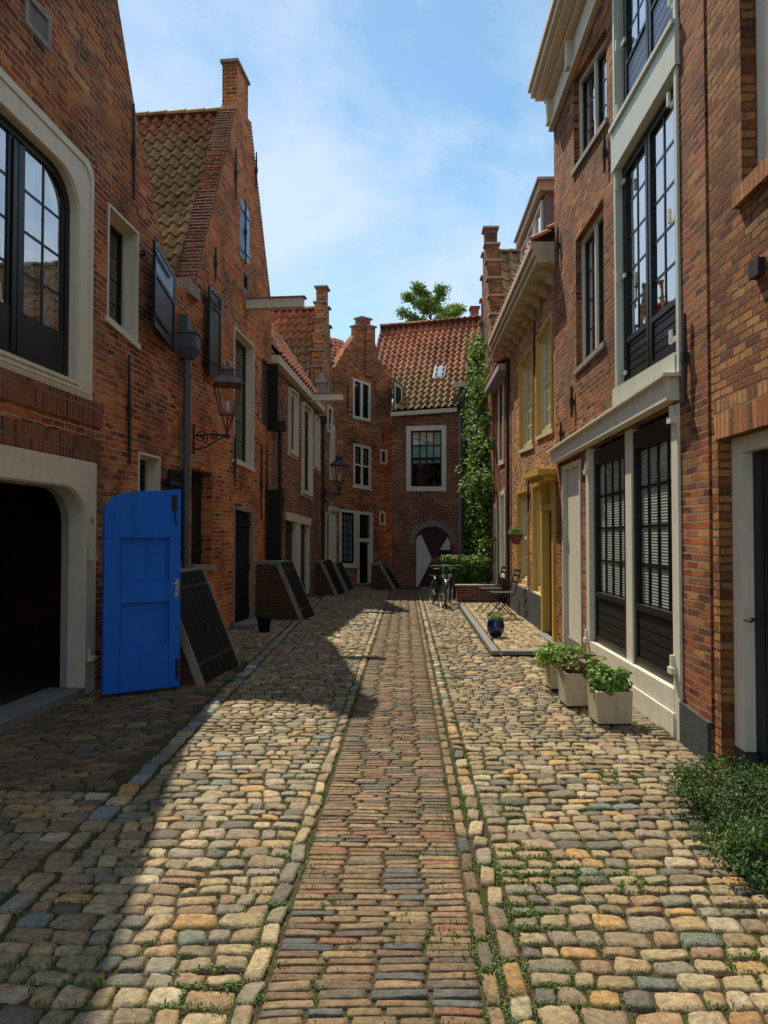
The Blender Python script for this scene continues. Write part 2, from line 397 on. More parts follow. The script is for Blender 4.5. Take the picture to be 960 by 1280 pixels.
M['wood'] = paint('bark', (.10,.07,.045), .9, .5, bump=.8, scale=15)
M['lining'] = paint('dark_plaster', (.06,.055,.05), .9, .3)
M['tile'] = tint_mat('clay_pantile', .8, .3, 18, .5, .45, moss=(.16,.13,.06))
M['cobble'] = tint_mat('cobble_stone', .68, .35, 38, .9, .55, moss=(.16,.13,.06), dist=.014)
M['pbrick'] = tint_mat('paving_brick', .8, .28, 36, .9, .5, moss=(.10,.10,.05), dist=.012)
M['leaf'] = tint_mat('leaf', .55, .35, 6, 0, .2, trans=.28)
M['glass'] = glass_mat('window_glass', .10)
M['glassR'] = glass_mat('bright_window_glass', .42)
M['lampglass'] = glass_mat('lantern_glass', .03, (.95,.93,.88))
M['skyglass'] = glass_mat('skylight_glass', .75)
M['metal'] = paint('steel', (.35,.35,.35), .3, .3, spec=.6)
M['rubber'] = paint('rubber', (.015,.015,.015), .7, .2)
M['net'] = paint('net_curtain', (.50,.50,.46), .9, .3, dirtc=(.3,.3,.28), scale=2)
M['blindc'] = paint('roller_blind', (.42,.56,.46), .8, .2)
M['yellowbrick'] = M['pbrick']

def slat_mat():
    m, nt, b = newmat('slatted_curtain')
    tc = nd(nt, 'ShaderNodeTexCoord')
    sp = nd(nt, 'ShaderNodeSeparateXYZ'); lk(nt, tc.outputs['Object'], sp.inputs[0])
    w = nd(nt, 'ShaderNodeMath', operation='MULTIPLY'); lk(nt, sp.outputs['Z'], w.inputs[0]); w.inputs[1].default_value = 2 * math.pi / .026
    s = nd(nt, 'ShaderNodeMath', operation='SINE'); lk(nt, w.outputs[0], s.inputs[0])
    r = ramp(nt, [(.25, (.46, .42, .32)), (.5, (.85, .80, .64))])
    a = nd(nt, 'ShaderNodeMath', operation='MULTIPLY_ADD'); lk(nt, s.outputs[0], a.inputs[0]); a.inputs[1].default_value = .5; a.inputs[2].default_value = .5
    lk(nt, a.outputs[0], r.inputs[0]); lk(nt, r.outputs[0], b.inputs['Base Color']); b.inputs['Roughness'].default_value = .8
    bp = nd(nt, 'ShaderNodeBump', Strength=.8, Distance=.01); lk(nt, s.outputs[0], bp.inputs['Height']); lk(nt, bp.outputs[0], b.inputs['Normal'])
    return m
M['slats'] = slat_mat()

def ground_mat():
    m, nt, b = newmat('joint_soil')
    tc = nd(nt, 'ShaderNodeTexCoord')
    n = nd(nt, 'ShaderNodeTexNoise', Scale=2.5, Detail=8.0, Roughness=.7); lk(nt, tc.outputs['Object'], n.inputs['Vector'])
    r = ramp(nt, [(.35, (.05, .038, .022)), (.5, (.085, .066, .04)), (.57, (.05, .055, .02)), (.68, (.05, .08, .02))]); lk(nt, n.outputs[0], r.inputs[0])
    lk(nt, r.outputs[0], b.inputs['Base Color']); b.inputs['Roughness'].default_value = 1; b.inputs['Specular IOR Level'].default_value = .1
    n2 = nd(nt, 'ShaderNodeTexNoise', Scale=80.0, Detail=6.0); lk(nt, tc.outputs['Object'], n2.inputs['Vector'])
    bp = nd(nt, 'ShaderNodeBump', Strength=1.0, Distance=.02); lk(nt, n2.outputs[0], bp.inputs['Height']); lk(nt, bp.outputs[0], b.inputs['Normal'])
    return m
M['ground'] = ground_mat()

# ------------------------------------------------------------------ walls in plan
W = {}
def lx(Y): return -3.555 + .077 * Y
W['L1'] = Wall((lx(2.9), 2.9), (lx(10.47), 10.47), 'L')
W['L2'] = Wall((-2.75, 10.47), (-2.244, 15.2), 'L')
W['L3'] = Wall((-2.244, 15.2), (-1.70, 19.9), 'L')
W['L4'] = Wall((-1.70, 19.9), (-1.43, 22.25), 'L')
W['B1'] = Wall((-1.43, 22.25), (.25, 24.0), 'B')
W['B2'] = Wall((.235, 23.0), (2.72, 22.35), 'B')
def rx(Y): return 2.127 + .026 * Y
W['R0'] = Wall((rx(-1.0) - .02, -1.0), (rx(5.24) - .02, 5.24), 'R')
W['R1'] = Wall((rx(5.35), 5.35), (rx(10.74), 10.74), 'R')
def r2x(Y): return 2.127 + .03 * Y
W['R2'] = Wall((r2x(10.75), 10.75), (r2x(15.8), 15.8), 'R')
W['R3'] = Wall((r2x(15.8), 15.8), (r2x(18.6), 18.6), 'R')
W['R4'] = Wall((r2x(18.6) - .03, 18.6), (r2x(22.4) - .03, 22.4), 'R')

def yz(w, pts): return [(w.yu(Y), z) for Y, z in pts]

def front_wall(bld, w, outline, holes, mat, thick=.28, name='wall', d=0.0, reveal=None):
    """front slab with real openings; each opening lined through the wall's thickness"""
    polys = [[Vector((u, z, 0)) for u, z in outline]] + [[Vector((u, z, 0)) for u, z in h] for h in holes]
    flat = [p for pl in polys for p in pl]
    tri = tessellate_polygon(polys)
    mb = MB()
    n = len(flat)
    mb.add([w.pt(p.x, p.y, d) for p in flat] + [w.pt(p.x, p.y, d - thick) for p in flat],
           [tuple(t) for t in tri] + [tuple(i + n for i in t) for t in tri])
    k = 0; fs = []
    for pl in polys:
        m = len(pl)
        for i in range(m):
            a, b = k + i, k + (i + 1) % m
            fs.append((a, b, b + n, a + n))
        k += m
    mb.f += fs
    return mb.build(name, mat, bld, uvw=w, label=None)

def body(bld, w, outline, mat, d0=-.28, depth=6.0, name='side_wall'):
    mb = MB(); n = len(outline)
    tri = tessellate_polygon([[Vector((u, z, 0)) for u, z in outline]])
    mb.add([w.pt(u, z, d0) for u, z in outline] + [w.pt(u, z, -depth) for u, z in outline],
           [tuple(i + n for i in t) for t in tri] + [(i, (i+1) % n, (i+1) % n + n, i + n) for i in range(n)])
    return mb.build(name, mat, bld, uvw=w)

TILEP = {'brown': [(.26,.165,.07),(.30,.19,.08),(.22,.14,.06),(.34,.17,.075),(.27,.175,.075),(.17,.115,.05)],
         'red': [(.36,.10,.045),(.42,.13,.06),(.30,.085,.04),(.46,.17,.08),(.34,.12,.06),(.25,.08,.045)],
         'orange': [(.48,.2,.1),(.42,.17,.09),(.5,.24,.13)]}
def pantiles(bld, O, A, S, pal, name='roof', tw=.20, th=.29, wear=0.0, pal2=None, clip=None, base=True, mk=1.0):
    """S-shaped clay tiles over the parallelogram O + A + S (A across, S up the slope)"""
    O, A, S = Vector(O), Vector(A), Vector(S)
    N = A.cross(S).normalized()
    if N.z < 0: N = -N
    nc = max(1, round(A.length / tw)); nr = max(1, round(S.length / th))
    da, ds = A / nc, S / nr
    prof = [(0, .0), (.12, .045), (.28, .068), (.44, .045), (.6, .0), (.8, -.014), (1.0, .0)]
    mb = MB(); rng = random.Random(len(name) + nc * 31 + nr)
    if base: mb.add([O - N * .03, O + A - N * .03, O + A + S - N * .03, O + S - N * .03], [(0, 1, 2, 3)], (.06, .04, .03))
    for j in range(nr):
        f = j / nr
        for i in range(nc):
            base = O + da * i + ds * j
            if clip and not clip(base + da * .5 + ds * .5): continue
            P = TILEP[pal]; av = [sum(q[i_] for q in P) / len(P) for i_ in range(3)]; c = rng.choice(P)
            if pal2:
                P2 = TILEP[pal2]; t2 = min(1, max(0, (1 - f) * 1.5 * mk - .35 + .3 * noise.noise(base * .8))); c2_ = rng.choice(P2); a2 = [sum(q[i_] for q in P2) / len(P2) for i_ in range(3)]
                c = [x + (y - x) * t2 for x, y in zip(c, c2_)]; av = [x + (y - x) * t2 for x, y in zip(av, a2)]
            k = rng.uniform(.82, 1.18) * (1 + .5 * noise.noise(base * .9 + Vector((5, 5, 5)))); c = tuple((x * .35 + y * .65) * k for x, y in zip(c, av))
            lift = rng.uniform(0, .012); vs = []
            for v, zz in ((-.06, -.03), (-.06, .0), (1.0, 0)):
                for u, h in prof:
                    raised = .042 * (1 - max(v, 0)) + lift
                    vs.append(base + da * u + ds * v + N * (h + raised + (zz if zz < 0 else 0)))
            m = len(prof); fs = []
            for r_ in range(2):
                for q in range(m - 1): fs.append((r_*m+q, r_*m+q+1, (r_+1)*m+q+1, (r_+1)*m+q))
            mb.add(vs, fs, c)
    o = mb.build(name, M['tile'], bld, recalc=False, smooth=False)
    return o

def ridge_tiles(bld, a, b, name='ridge', pal='red', r=.10, step=.33):
    a, b = Vector(a), Vector(b); n = max(1, round((b - a).length / step)); d = (b - a) / n
    t = d.normalized(); sd = t.cross(Vector((0, 0, 1))).normalized(); mb = MB()
    for i in range(n):
        p = a + d * i; q = a + d * (i + 1.06); vs = []
        for e, rr in ((p, r + .015), (q, r)):
            for k in range(7):
                th = math.pi * k / 6; vs.append(e + sd * math.cos(th) * rr + Vector((0, 0, 1)) * math.sin(th) * rr)
        c = random.choice(TILEP[pal]); mb.add(vs, [(k, k+1, k+8, k+7) for k in range(6)] , c)
    return mb.build(name, M['tile'], bld, recalc=False)

def window(bld, q, frame='white', fw=.07, fd=-.02, fdep=.10, sash='black', sw=.045, cols=2, rows=4, mun=.022,
           glass='glass', split=None, sill=None, name='window', label=None, curtain=None, wt=None, wb=None, leaves=1, panel=0.0, mid=0.0):
    """frame (the part) with sash bars, pane, sill and curtain as its own pieces"""
    f = MB().ring(q, fw, fd - fdep, fd, wt, wb)
    if mid: f.qb(q, .5 - mid / 2 / q.W, .5 + mid / 2 / q.W, fw / q.H, 1 - fw / q.H, fd - fdep, fd - .004)
    o = f.build(name, M[frame], bld, label=label)
    a = fw / q.W; t = (fw if wt is None else wt) / q.H; b = (fw if wb is None else wb) / q.H
    gi = q.sub(a, 1 - a, b, 1 - t)
    sd = fd - fdep * .45
    s = MB()
    for L in range(leaves):
        e = .0 if not mid else mid / 2 / gi.W
        x0 = L / leaves + (e if L else 0); x1 = (L + 1) / leaves - (e if L < leaves - 1 else 0)
        g = gi.sub(x0, x1, 0, 1)
        s.ring(g, sw, sd - .04, sd)
        g2 = g.sub(sw / g.W, 1 - sw / g.W, sw / g.H, 1 - sw / g.H)
        if panel:
            s.qb(g2, 0, 1, 0, panel, sd - .035, sd - .015)
            for k in range(1, 5): s.qb(g2, 0, 1, panel * k / 5 - .008, panel * k / 5, sd - .015, sd - .008)
            s.qb(g2, 0, 1, panel, panel + sw * .7 / g2.H, sd - .04, sd - .002)
            g2 = g2.sub(0, 1, panel, 1)
        s.grid(g2, cols, rows, mun, sd - .045, sd - .016)
        if split: s.qb(g2, 0, 1, split - .02, split + .02, sd - .04, sd)
    s.build('sash', M[sash], o)
    MB().qp(gi, 0.001, .999, 0.001, .999, sd - .0225).build('pane', M[glass], o)
    if sill:
        z = Quad.__new__(Quad); z.__dict__ = dict(q.__dict__)
        e = .05 / q.W; h = .06 / q.H
        MB().qb(q, -e, 1 + e, -h, -.001, -.1, .028).build('sill', M[sill], o)
    if curtain:
        for (x0, x1, t0, t1, cm) in curtain:
            MB().qb(gi, x0, x1, t0, t1, sd - .07, sd - .065).build('curtain', M[cm], o)
    return o

def boards(bld, q, mat, d0, d1, n=4, name='door', vertical=True, fr=.0, frm=None, label=None, parent=None, rails=(), gap=.006):
    mb = MB()
    for i in range(n):
        a0, a1 = i / n, (i + 1) / n
        if vertical: mb.qb(q, a0 + gap / q.W, a1 - gap / q.W, 0, 1, d0, d1)
        else: mb.qb(q, 0, 1, a0 + gap / q.H, a1 - gap / q.H, d0, d1)
    mb.qb(q, .01, .99, .005, .995, d0 - .01, d0 + .004)
    for r_ in rails: mb.qb(q, 0.01, .99, r_ - .03, r_ + .03, d1, d1 + .02)
    return mb.build(name, M[mat], bld, label=label)

def anchor(bld, w, px, y0, y1, dx=0.0):
    u0, zt = w.hit(px, y0); u1, zb = w.hit(px + dx, y1)
    mb = MB(); n = 6; pts = []
    for i in range(n + 1):
        f = i / n; pts.append(w.pt(u0 + (u1 - u0) * f + .004 * math.sin(f * 6), zt + (zb - zt) * f, .03))
    mb.tube(pts, [.012, .016, .018, .024, .018, .016, .012], 6)
    m = pts[3]; mb.box((m.x, m.y, m.z), (.05, .05, .07))
    return mb.build('wall_anchor', M['iron'], bld)

def rounded(u0, u1, z0, z1, r, n=7):
    """opening with a basket-arched top"""
    p = [(u0, z0), (u1, z0)]
    for i in range(n + 1):
        a = math.pi / 2 * i / n; p.append((u1 - r + r * math.cos(a), z1 - r * .8 + r * .8 * math.sin(a)))
    for i in range(n + 1):
        a = math.pi / 2 + math.pi / 2 * i / n; p.append((u0 + r + r * math.cos(a), z1 - r * .8 + r * .8 * math.sin(a)))
    return p
def ring_poly(mb, w, outer, inner, d0, d1):
    n = len(outer)
    v = [w.pt(*p, d0) for p in outer] + [w.pt(*p, d0) for p in inner] + [w.pt(*p, d1) for p in outer] + [w.pt(*p, d1) for p in inner]
    f = []
    for i in range(n):
        j = (i + 1) % n
        if i == 0: pass
        f += [(i, j, n + j, n + i), (2*n + i, 2*n + j, 3*n + j, 3*n + i), (i, j, 2*n + j, 2*n + i), (n + i, n + j, 3*n + j, 3*n + i)]
    mb.add(v, f)

# ================================================================== L1: near left gabled house
w = W['L1']
h = thing('gabled_house', 'tall orange brick gabled house with big arched cream-framed window above an arched dark gateway', 'house', (lx(6), 6.0, 0))
ARW_in = rounded(w.yu(5.70), w.yu(7.36), 3.07, 5.03, .40); ARW_out = rounded(w.yu(5.15), w.yu(7.72), 2.93, 5.33, .2)
ARD_in = rounded(w.yu(5.25), w.yu(7.55), .0, 2.03, .42); ARD_out = rounded(w.yu(5.0), w.yu(7.83), .0, 2.31, .02)
qw1 = Quad(w, 134, 252, 397, 172, 290, 430)
qw2 = rect(w, 8.93, 9.62, 1.25, 2.55)
ql0 = rect(w, 6.60, 6.98, 5.98, 6.62)       # louvre high up
lou = [(w.hit(28, -8)), w.hit(62, 22), w.hit(63, 66), w.hit(33, 22)]
outL1 = yz(w, [(2.9, -.05), (10.47, -.05), (10.47, 4.75), (9.87, 5.06), (9.33, 5.72), (8.84, 6.35), (8.3, 7.36), (6.75, 10.3), (5.2, 7.5), (4.2, 5.8), (2.9, 5.0)])
def gr(poly, g):   # hole slightly inset so that it never touches another
    return poly
louq = Quad(w, 31, -14, 28, 63, 22, 66)
front_wall(h, w, outL1, [ARW_out, ARD_out, qw1.hole(), qw2.hole(), louq.hole()], M['brickA'])
bodyL1 = yz(w, [(2.9, -.05), (10.46, -.05), (10.46, 4.5), (6.75, 9.9), (2.9, 4.6)])
body(h, w, bodyL1, M['brickDarkest'])
p0 = w.pt(w.yu(10.5), 4.45, -.29)
pantiles(h, p0, -Vector((w.n.x, w.n.y, 0)) * 5.7, w.pt(w.yu(6.75), 9.95, -.29) - p0, 'brown')
# arched window: moulded cream surround, black casements
mb = MB(); ring_poly(mb, w, ARW_out, ARW_in, -.12, .015)
ar = mb.build('arched_window', M['cream'], h, label='large arched window with cream surround and black casements')
mb = MB()
for rr, dd in ((.03, .028), (.0, .02)):
    o2 = rounded(w.yu(5.15)+.015+rr, w.yu(7.72)-.015-rr, 2.95+rr, 5.31-rr, .2); i2 = rounded(w.yu(5.15)+.05+rr, w.yu(7.72)-.05-rr, 2.98+rr, 5.275-rr, .2)
    ring_poly(mb, w, o2, i2, .012, dd)
ring_poly(mb, w, rounded(w.yu(5.15)+.42, w.yu(7.72)-.30, 3.03, 5.08, .42), rounded(w.yu(5.15)+.46, w.yu(7.72)-.33, 3.05, 5.04, .4), .012, .03)
mb.build('moulding', M['cream'], ar)
mb = MB(); ring_poly(mb, w, ARW_in, rounded(w.yu(5.62), w.yu(7.28), 3.13, 4.95, .36), -.16, -.055)
qa = rect(w, 5.62, 7.28, 3.13, 4.94)
mb.qb(qa, .455, .495, 0, .99, -.15, -.05); mb.qb(qa, .505, .545, 0, .99, -.15, -.05)
for s0, s1 in ((0, .455), (.545, 1)):
    g = qa.sub(s0, s1, 0, 1); mb.qb(g, 0, 1, 0, .20, -.14, -.06); mb.qb(g, 0, .07, .2, 1, -.13, -.065); mb.qb(g, .93, 1, .2, 1, -.13, -.065); mb.grid(g.sub(0, 1, .2, 1), 2, 4, .026, -.115, -.072)
mb.build('casement', M['black'], ar)
MB().qp(qa, -.05, 1.05, 0, 1.03, -.079).build('pane', M['glassR'], ar)
MB().qb(qa, .60, .74, .2, .98, -.135, -.13).qb(qa, .83, .99, .2, .98, -.135, -.13).qb(qa, .05, .2, .2, .98, -.135, -.13).build('curtain', M['net'], ar)
# soldier courses
MB().prism(w, rounded(w.yu(2.95), w.yu(7.95), 2.68, 2.925, .01), 0, .02).build('brick_band', M['brickVd'], h, uvw=w)
MB().prism(w, rounded(w.yu(4.8), w.yu(7.93), 2.318, 2.54, .01), 0, .02).build('brick_arch', M['brickVd'], h, uvw=w)
# gateway
mb = MB(); ring_poly(mb, w, ARD_out, ARD_in, -.13, .02)
gw = mb.build('gateway', M['cream'], h, label='arched gateway frame, cream painted, dark inside')
mb = MB(); ring_poly(mb, w, rounded(w.yu(5.25)-.05, w.yu(7.55)+.05, -.01, 2.08, .46), rounded(w.yu(5.25)-.015, w.yu(7.55)+.015, -.01, 2.045, .43), .018, .04)
mb.build('moulding', M['cream'], gw)
MB().prism(w, [(w.yu(5.26), .0), (w.yu(7.54), .0), (w.yu(7.54), .09), (w.yu(5.26), .09)], -.3, .06).build('threshold', M['stone'], gw)
mb = MB()
for y_ in (.35, 1.35):
    p = w.pt(w.yu(7.70), y_, .05); mb.box(p, (.07, .10, .035)); mb.box(w.pt(w.yu(7.66), y_ + .03, .04), (.03, .03, .12))
mb.build('hinge', M['cream'], gw)
# interior: black boards set back in the passage stand in for its darkness
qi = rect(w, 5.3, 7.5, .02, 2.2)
boards(h, qi, 'blackmat', -1.0, -.97, 10, name='passage_dark_boards')
# reveal lining
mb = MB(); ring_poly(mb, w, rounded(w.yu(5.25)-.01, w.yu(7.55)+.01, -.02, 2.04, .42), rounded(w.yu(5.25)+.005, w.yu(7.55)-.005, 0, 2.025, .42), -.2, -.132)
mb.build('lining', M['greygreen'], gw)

# blue door leaf, opened outward
A = gnd(127, 868, .05); B = gnd(223, 857, .05)
ax = (B - A); L = ax.length; ax.normalize(); nrm = Vector((ax.y, -ax.x, 0))
if nrm.y > 0: nrm = -nrm
H = 1.99
def dp(s, z, d): return A + ax * s + Vector((0, 0, z)) + nrm * d
def leaf_prism(mb, poly, d0, d1):
    n = len(poly); tri = tessellate_polygon([[Vector((u, z, 0)) for u, z in poly]])
    mb.add([dp(u, z, d0) for u, z in poly] + [dp(u, z, d1) for u, z in poly],
           [tuple(t) for t in tri] + [tuple(i + n for i in t) for t in tri] + [(i, (i+1) % n, (i+1) % n + n, i + n) for i in range(n)])
top = [(L, 0), (L, H)]
for i in range(10):
    a = math.pi / 2 * i / 9; top.append((.34 - .34 * math.sin(a) , H - .03 - .21 * (1 - math.cos(a)) - .0))
leafp = [(0, 0)] + top
mb = MB()
def lb(s0, s1, z0, z1, d0, d1): 
    mb.hexa([dp(s0,z0,d0), dp(s1,z0,d0), dp(s1,z1,d0), dp(s0,z1,d0), dp(s0,z0,d1), dp(s1,z0,d1), dp(s1,z1,d1), dp(s0,z1,d1)])
leaf_prism(mb, [(x, z) for x, z in leafp], -.03, -.003)
leaf_prism(mb, [(0, 1.50), (L, 1.50)] + [p for p in top[1:]], -.002, .046)
P1 = (.155, L - .115, 1.06, 1.50); P2 = (.155, L - .115, .42, .86)
lb(0, .155, 0, 1.499, -.002, .044); lb(L - .115, L, 0, 1.499, -.002, .044)
lb(.156, L - .116, .861, 1.059, -.002, .043); lb(.156, L - .116, 0, .419, -.002, .043)
blue = mb.build('blue_door', M['blue'], h, bevel=.006, label='bright blue wooden door leaf with curved top corner, standing open')
mb = MB()
for a0, a1, z0, z1 in (P1, P2):
    for (s0, s1, q0, q1) in ((a0, a1, z0, z0 + .018), (a0, a1, z1 - .018, z1), (a0, a0 + .018, z0 + .019, z1 - .019), (a1 - .018, a1, z0 + .019, z1 - .019)):
        lb(s0, s1, q0, q1, -.001, .012)
mb.build('panel_moulding', M['blue'], blue)
mb = MB(); lb(L - .10, L - .045, 1.78, 1.93, .044, .056); mb.tube([dp(L - .07, 1.8, .055), dp(L - .062, 1.7, .06), dp(L - .05, 1.62, .055)], .008, 6)
mb.build('bolt', M['iron'], blue)
mb = MB(); lb(L - .055, L - .02, .96, 1.08, .044, .052); mb.tube([dp(L-.04, 1.04, .03), dp(L-.04, 1.04, .07), dp(L-.10, 1.035, .075)], .009, 7); mb.box(dp(L-.04, .93, .04), (.03, .03, .05))
mb.build('handle', M['metal'], blue)
mb = MB(); lb(L - .05, L - .02, .08, .28, .044, .06); mb.build('bolt', M['iron'], blue)

# small upper window and lower window of L1
window(h, qw1, 'cream', fw=.05, fd=-.13, fdep=.08, sash='black', cols=2, rows=4, glass='glass', sill='cream')
mb = MB().ring(qw1, .028, -.13, .012); mb.build('window_lining', M['cream'], h)
window(h, qw2, 'cream', fw=.05, fd=-.13, fdep=.08, sash='green', cols=2, rows=3)
mb = MB().ring(qw2, .028, -.13, .012); mb.build('window_lining', M['cream'], h)
mb = MB().ring(louq, .05, -.05, .01); lv = mb.build('louvre', M['sill'], h)
mb = MB(); 
for i in range(14): mb.qb(louq, .12, .88, .06 + i * .063, .10 + i * .063, -.06, -.01)
mb.build('slat', M['sill'], lv)
MB().qb(louq, 0, 1, 0, 1, -.12, -.11).build('backing', M['lining'], lv)
anchor(h, w, 158, 444, 582, 1)
anchor(h, w, 164, 130, 250, 1)
# shutter beside the small window
def shutter(bld, w, x0, t0, b0, x1, t1, b1, mat='shutter', split=.62, d=.03, tilt=.06, panels=2, mattop=None):
    q = Quad(w, x0, t0, b0, x1, t1, b1)
    mb = MB()
    def pb(a0, a1, s0, s1, e0, e1):
        P = []
        for e in (e0, e1):
            for a, t in ((a0, s0), (a1, s0), (a1, s1), (a0, s1)):
                P.append(q.p(a, t, d + e + tilt * (1 - a)))
        mb.hexa(P)
    pb(0, 1, 0, 1, 0, .02)
    r = .05 / q.W; v = .05 / q.H
    pb(0, r, 0, 1, .02, .035); pb(1 - r, 1, 0, 1, .02, .035)
    for t in (0, split - v, 1 - v): pb(r, 1 - r, t, t + v, .02, .034)
    o = mb.build('shutter', M[mat], bld)
    if mattop:
        mb = MB(); pb(r, 1 - r, split, 1 - v, .0205, .024); mb.build('sky_reflection_panel', M[mattop], o)  # light blue panel paints a sky reflection onto the shutter's upper part
    mb = MB()
    for t in (.15, .85):
        mb.hexa([q.p(a, tt, d + e + tilt * (1-a)) for e in (.035, .045) for a, tt in ((0, t-.02), (.7, t-.02), (.7, t+.02), (0, t+.02))])
        mb.box(q.p(.0, t, .03), (.05, .05, .05))
    mb.build('strap_hinge', M['iron'], o)
    return o
shutter(h, w, 176, 300, 408, 212, 345, 440, 'shutter', .66, .04, .10, mattop='sky_shutter')
shutter(h, w, 201, 586, 700, 226, 589, 703, 'blackmat', .5, .03, .05)
# valley gutter hopper and downpipe between the houses
pp = w.pt(w.len - .12, 0, .09)
mb = MB(); mb.tube([(pp.x, pp.y, .95), (pp.x, pp.y, 3.98)], .05, 12)
for z in (1.7, 2.35, 3.0, 3.7): mb.tube([(pp.x, pp.y, z), (pp.x, pp.y, z + .04)], .062, 12)
dpipe = mb.build('downpipe', M['zinc'], h, smooth=False)
mb = MB(); mb.hexa([Vector((pp.x+dx*k, pp.y+dy*k, z)) for z, k in ((3.95, .08), (4.08, .15)) for dx, dy in ((-1,-1),(1,-1),(1,1),(-1,1))])
mb.box((pp.x, pp.y, 4.18), (.30, .28, .19)); mb.box((pp.x, pp.y, 4.285), (.34, .32, .025)); mb.box((pp.x - .05, pp.y, 4.42), (.16, .2, .24))
mb.build('hopper', M['zinc'], dpipe, bevel=.006)

# small red and white sign
s = w.hit(146, 628)
mb = MB(); c0 = w.pt(s[0], s[1], .012); mb.box(c0, (.01, .09, .13), -math.atan(.077)); mb = mb
sg = mb.build('house_sign', M['red']); tag(sg, 'tiny red and white sign on the brick above the blue door leaf', 'sign')
mb = MB()
for dy, dz, sy, sz in ((-.025, -.01, .012, .06), (.02, -.01, .012, .06), (-.002, .02, .035, .012)):
    mb.box((c0.x + .007, c0.y + dy, c0.z + dz), (.004, sy, sz))
mb.build('sign_mark', M['white'], sg)
# house number 11 on the gateway surround
mb = MB()
for k in (-.018, .018):
    p = w.pt(w.yu(7.74) + k, 1.72, .021); mb.box(p, (.006, .008, .07))
mb.build('house_number', M['iron'], h)

# ================================================================== L2
w = W['L2']
h = thing('gabled_house', 'orange brick house with steep tiled gable, tall finial and white hoist beam', 'house', (-2.55, 12.8, 0))
qA = Quad(w, 292, 407, 574, 317, 432, 586)
qD = Quad(w, 292, 632, 784, 316, 638, 775)
qB = Quad(w, 239, 585, 705, 265, 591, 706)
qS = Quad(w, 300.5, 246, 320, 312, 266, 331)
qV = Quad(w, 304, 334, 362, 311, 346, 368)
qC = Quad(w, 327, 447, 530, 336, 455, 533)
qE = Quad(w, 331, 612, 700, 336.5, 614, 698)
outL2 = yz(w, [(10.47, -.05), (15.2, -.05), (15.2, 5.75), (15.12, 6.1), (13.62, 9.0), (13.5, 9.0), (13.5, 9.6), (12.85, 9.6), (12.85, 8.9), (12.72, 8.72), (10.85, 5.15), (10.47, 4.95)])
front_wall(h, w, outL2, [q.hole() for q in (qA, qD, qB, qS, qV, qC, qE)], M['brickA2'], thick=.26)
bodyL2 = yz(w, [(10.48, -.05), (15.19, -.05), (15.19, 5.3), (13.0, 8.7), (10.48, 4.7)])
body(h, w, bodyL2, M['brickDark'], d0=-.26)
inn = -Vector((w.n.x, w.n.y, 0))
p0 = w.pt(w.yu(10.36), 4.52, -.27); p1 = w.pt(w.yu(13.0), 8.78, -.27)
rf = pantiles(h, p0, inn * 5.7, p1 - p0, 'red', pal2='brown', mk=4.5, tw=.19, th=.25)
p2 = w.pt(w.yu(15.3), 5.2, -.27); pantiles(h, p2, inn * 5.7, p1 - p2, 'red')
ridge_tiles(h, p1 + Vector((0, 0, .03)), p1 + inn * 5.7 + Vector((0, 0, .03)), pal='brown')
# parapet coping of rowlock bricks, cornerstone and finial cap
mb = MB()
for (a, b_) in (((10.85, 5.15), (12.72, 8.72)), ((13.62, 9.0), (15.12, 6.1))):
    n = 58; mb = MB()
    for i in range(n):
        f = (i + .5) / n; Y = a[0] + (b_[0] - a[0]) * f; z = a[1] + (b_[1] - a[1]) * f
        d = Vector((0, b_[0] - a[0], b_[1] - a[1])).normalized()
        t = w.pt(w.yu(Y), z, 0); e = .024; nn = Vector((0, -d.z, d.y)) if d.z > 0 else Vector((0, -d.z, d.y))
        hh = .03 + random.uniform(-.006, .006)
        P = []
        for zz in (-.01, hh):
            for dd, de in ((.02, -e), (-.28, -e), (-.28, e), (.02, e)):
                P.append(t + d * de + nn * zz + Vector((w.n.x, w.n.y, 0)) * dd)
        mb.hexa(P)
    mb.build('coping', M['brickDark'], h, uvw=w)
mb = MB(); mb.prism(w, yz(w, [(12.81, 9.6), (13.54, 9.6), (13.54, 9.65), (12.81, 9.65)]), -.29, .03)
mb.prism(w, yz(w, [(10.55, 4.92), (10.95, 4.92), (10.95, 5.0), (10.55, 5.14)]), -.30, .06); mb.build('coping_stone', M['sill'], h)
window(h, qA, 'cream', fw=.05, fd=-.10, fdep=.08, sash='green', cols=2, rows=6, sill='cream')
MB().ring(qA, .035, -.10, .015).build('window_lining', M['cream'], h)
boards(h, qD.sub(.06, .94, 0, .96), 'blackmat', -.09, -.05, 4, name='door', rails=(.1, .5, .9))
MB().ring(qD, .05, -.12, .012, wb=0).build('door_frame', M['sill'], h)
boards(h, qB.sub(.03, .97, 0, 1), 'blackmat', -.2, -.16, 4, name='window_shutter', rails=(.15, .85))
MB().qb(qB, -.05, 1.12, -.06, -.002, -.2, .06).build('sill', M['sill'], h)
boards(h, qS, 'sky_shutter', -.04, .0, 3, name='attic_shutter', rails=(.15, .85), label='light blue attic shutter')
window(h, qV, 'sill', fw=.04, fd=.0, fdep=.05, sash='black', cols=1, rows=2)
boards(h, qC, 'brickDarkest', -.1, -.06, 1, name='blind_niche')
boards(h, qE, 'blackmat', -.12, -.1, 1, name='blind_niche')
shutter(h, w, 253, 356, 470, 270, 372, 472, 'green', .82, .05, .03)
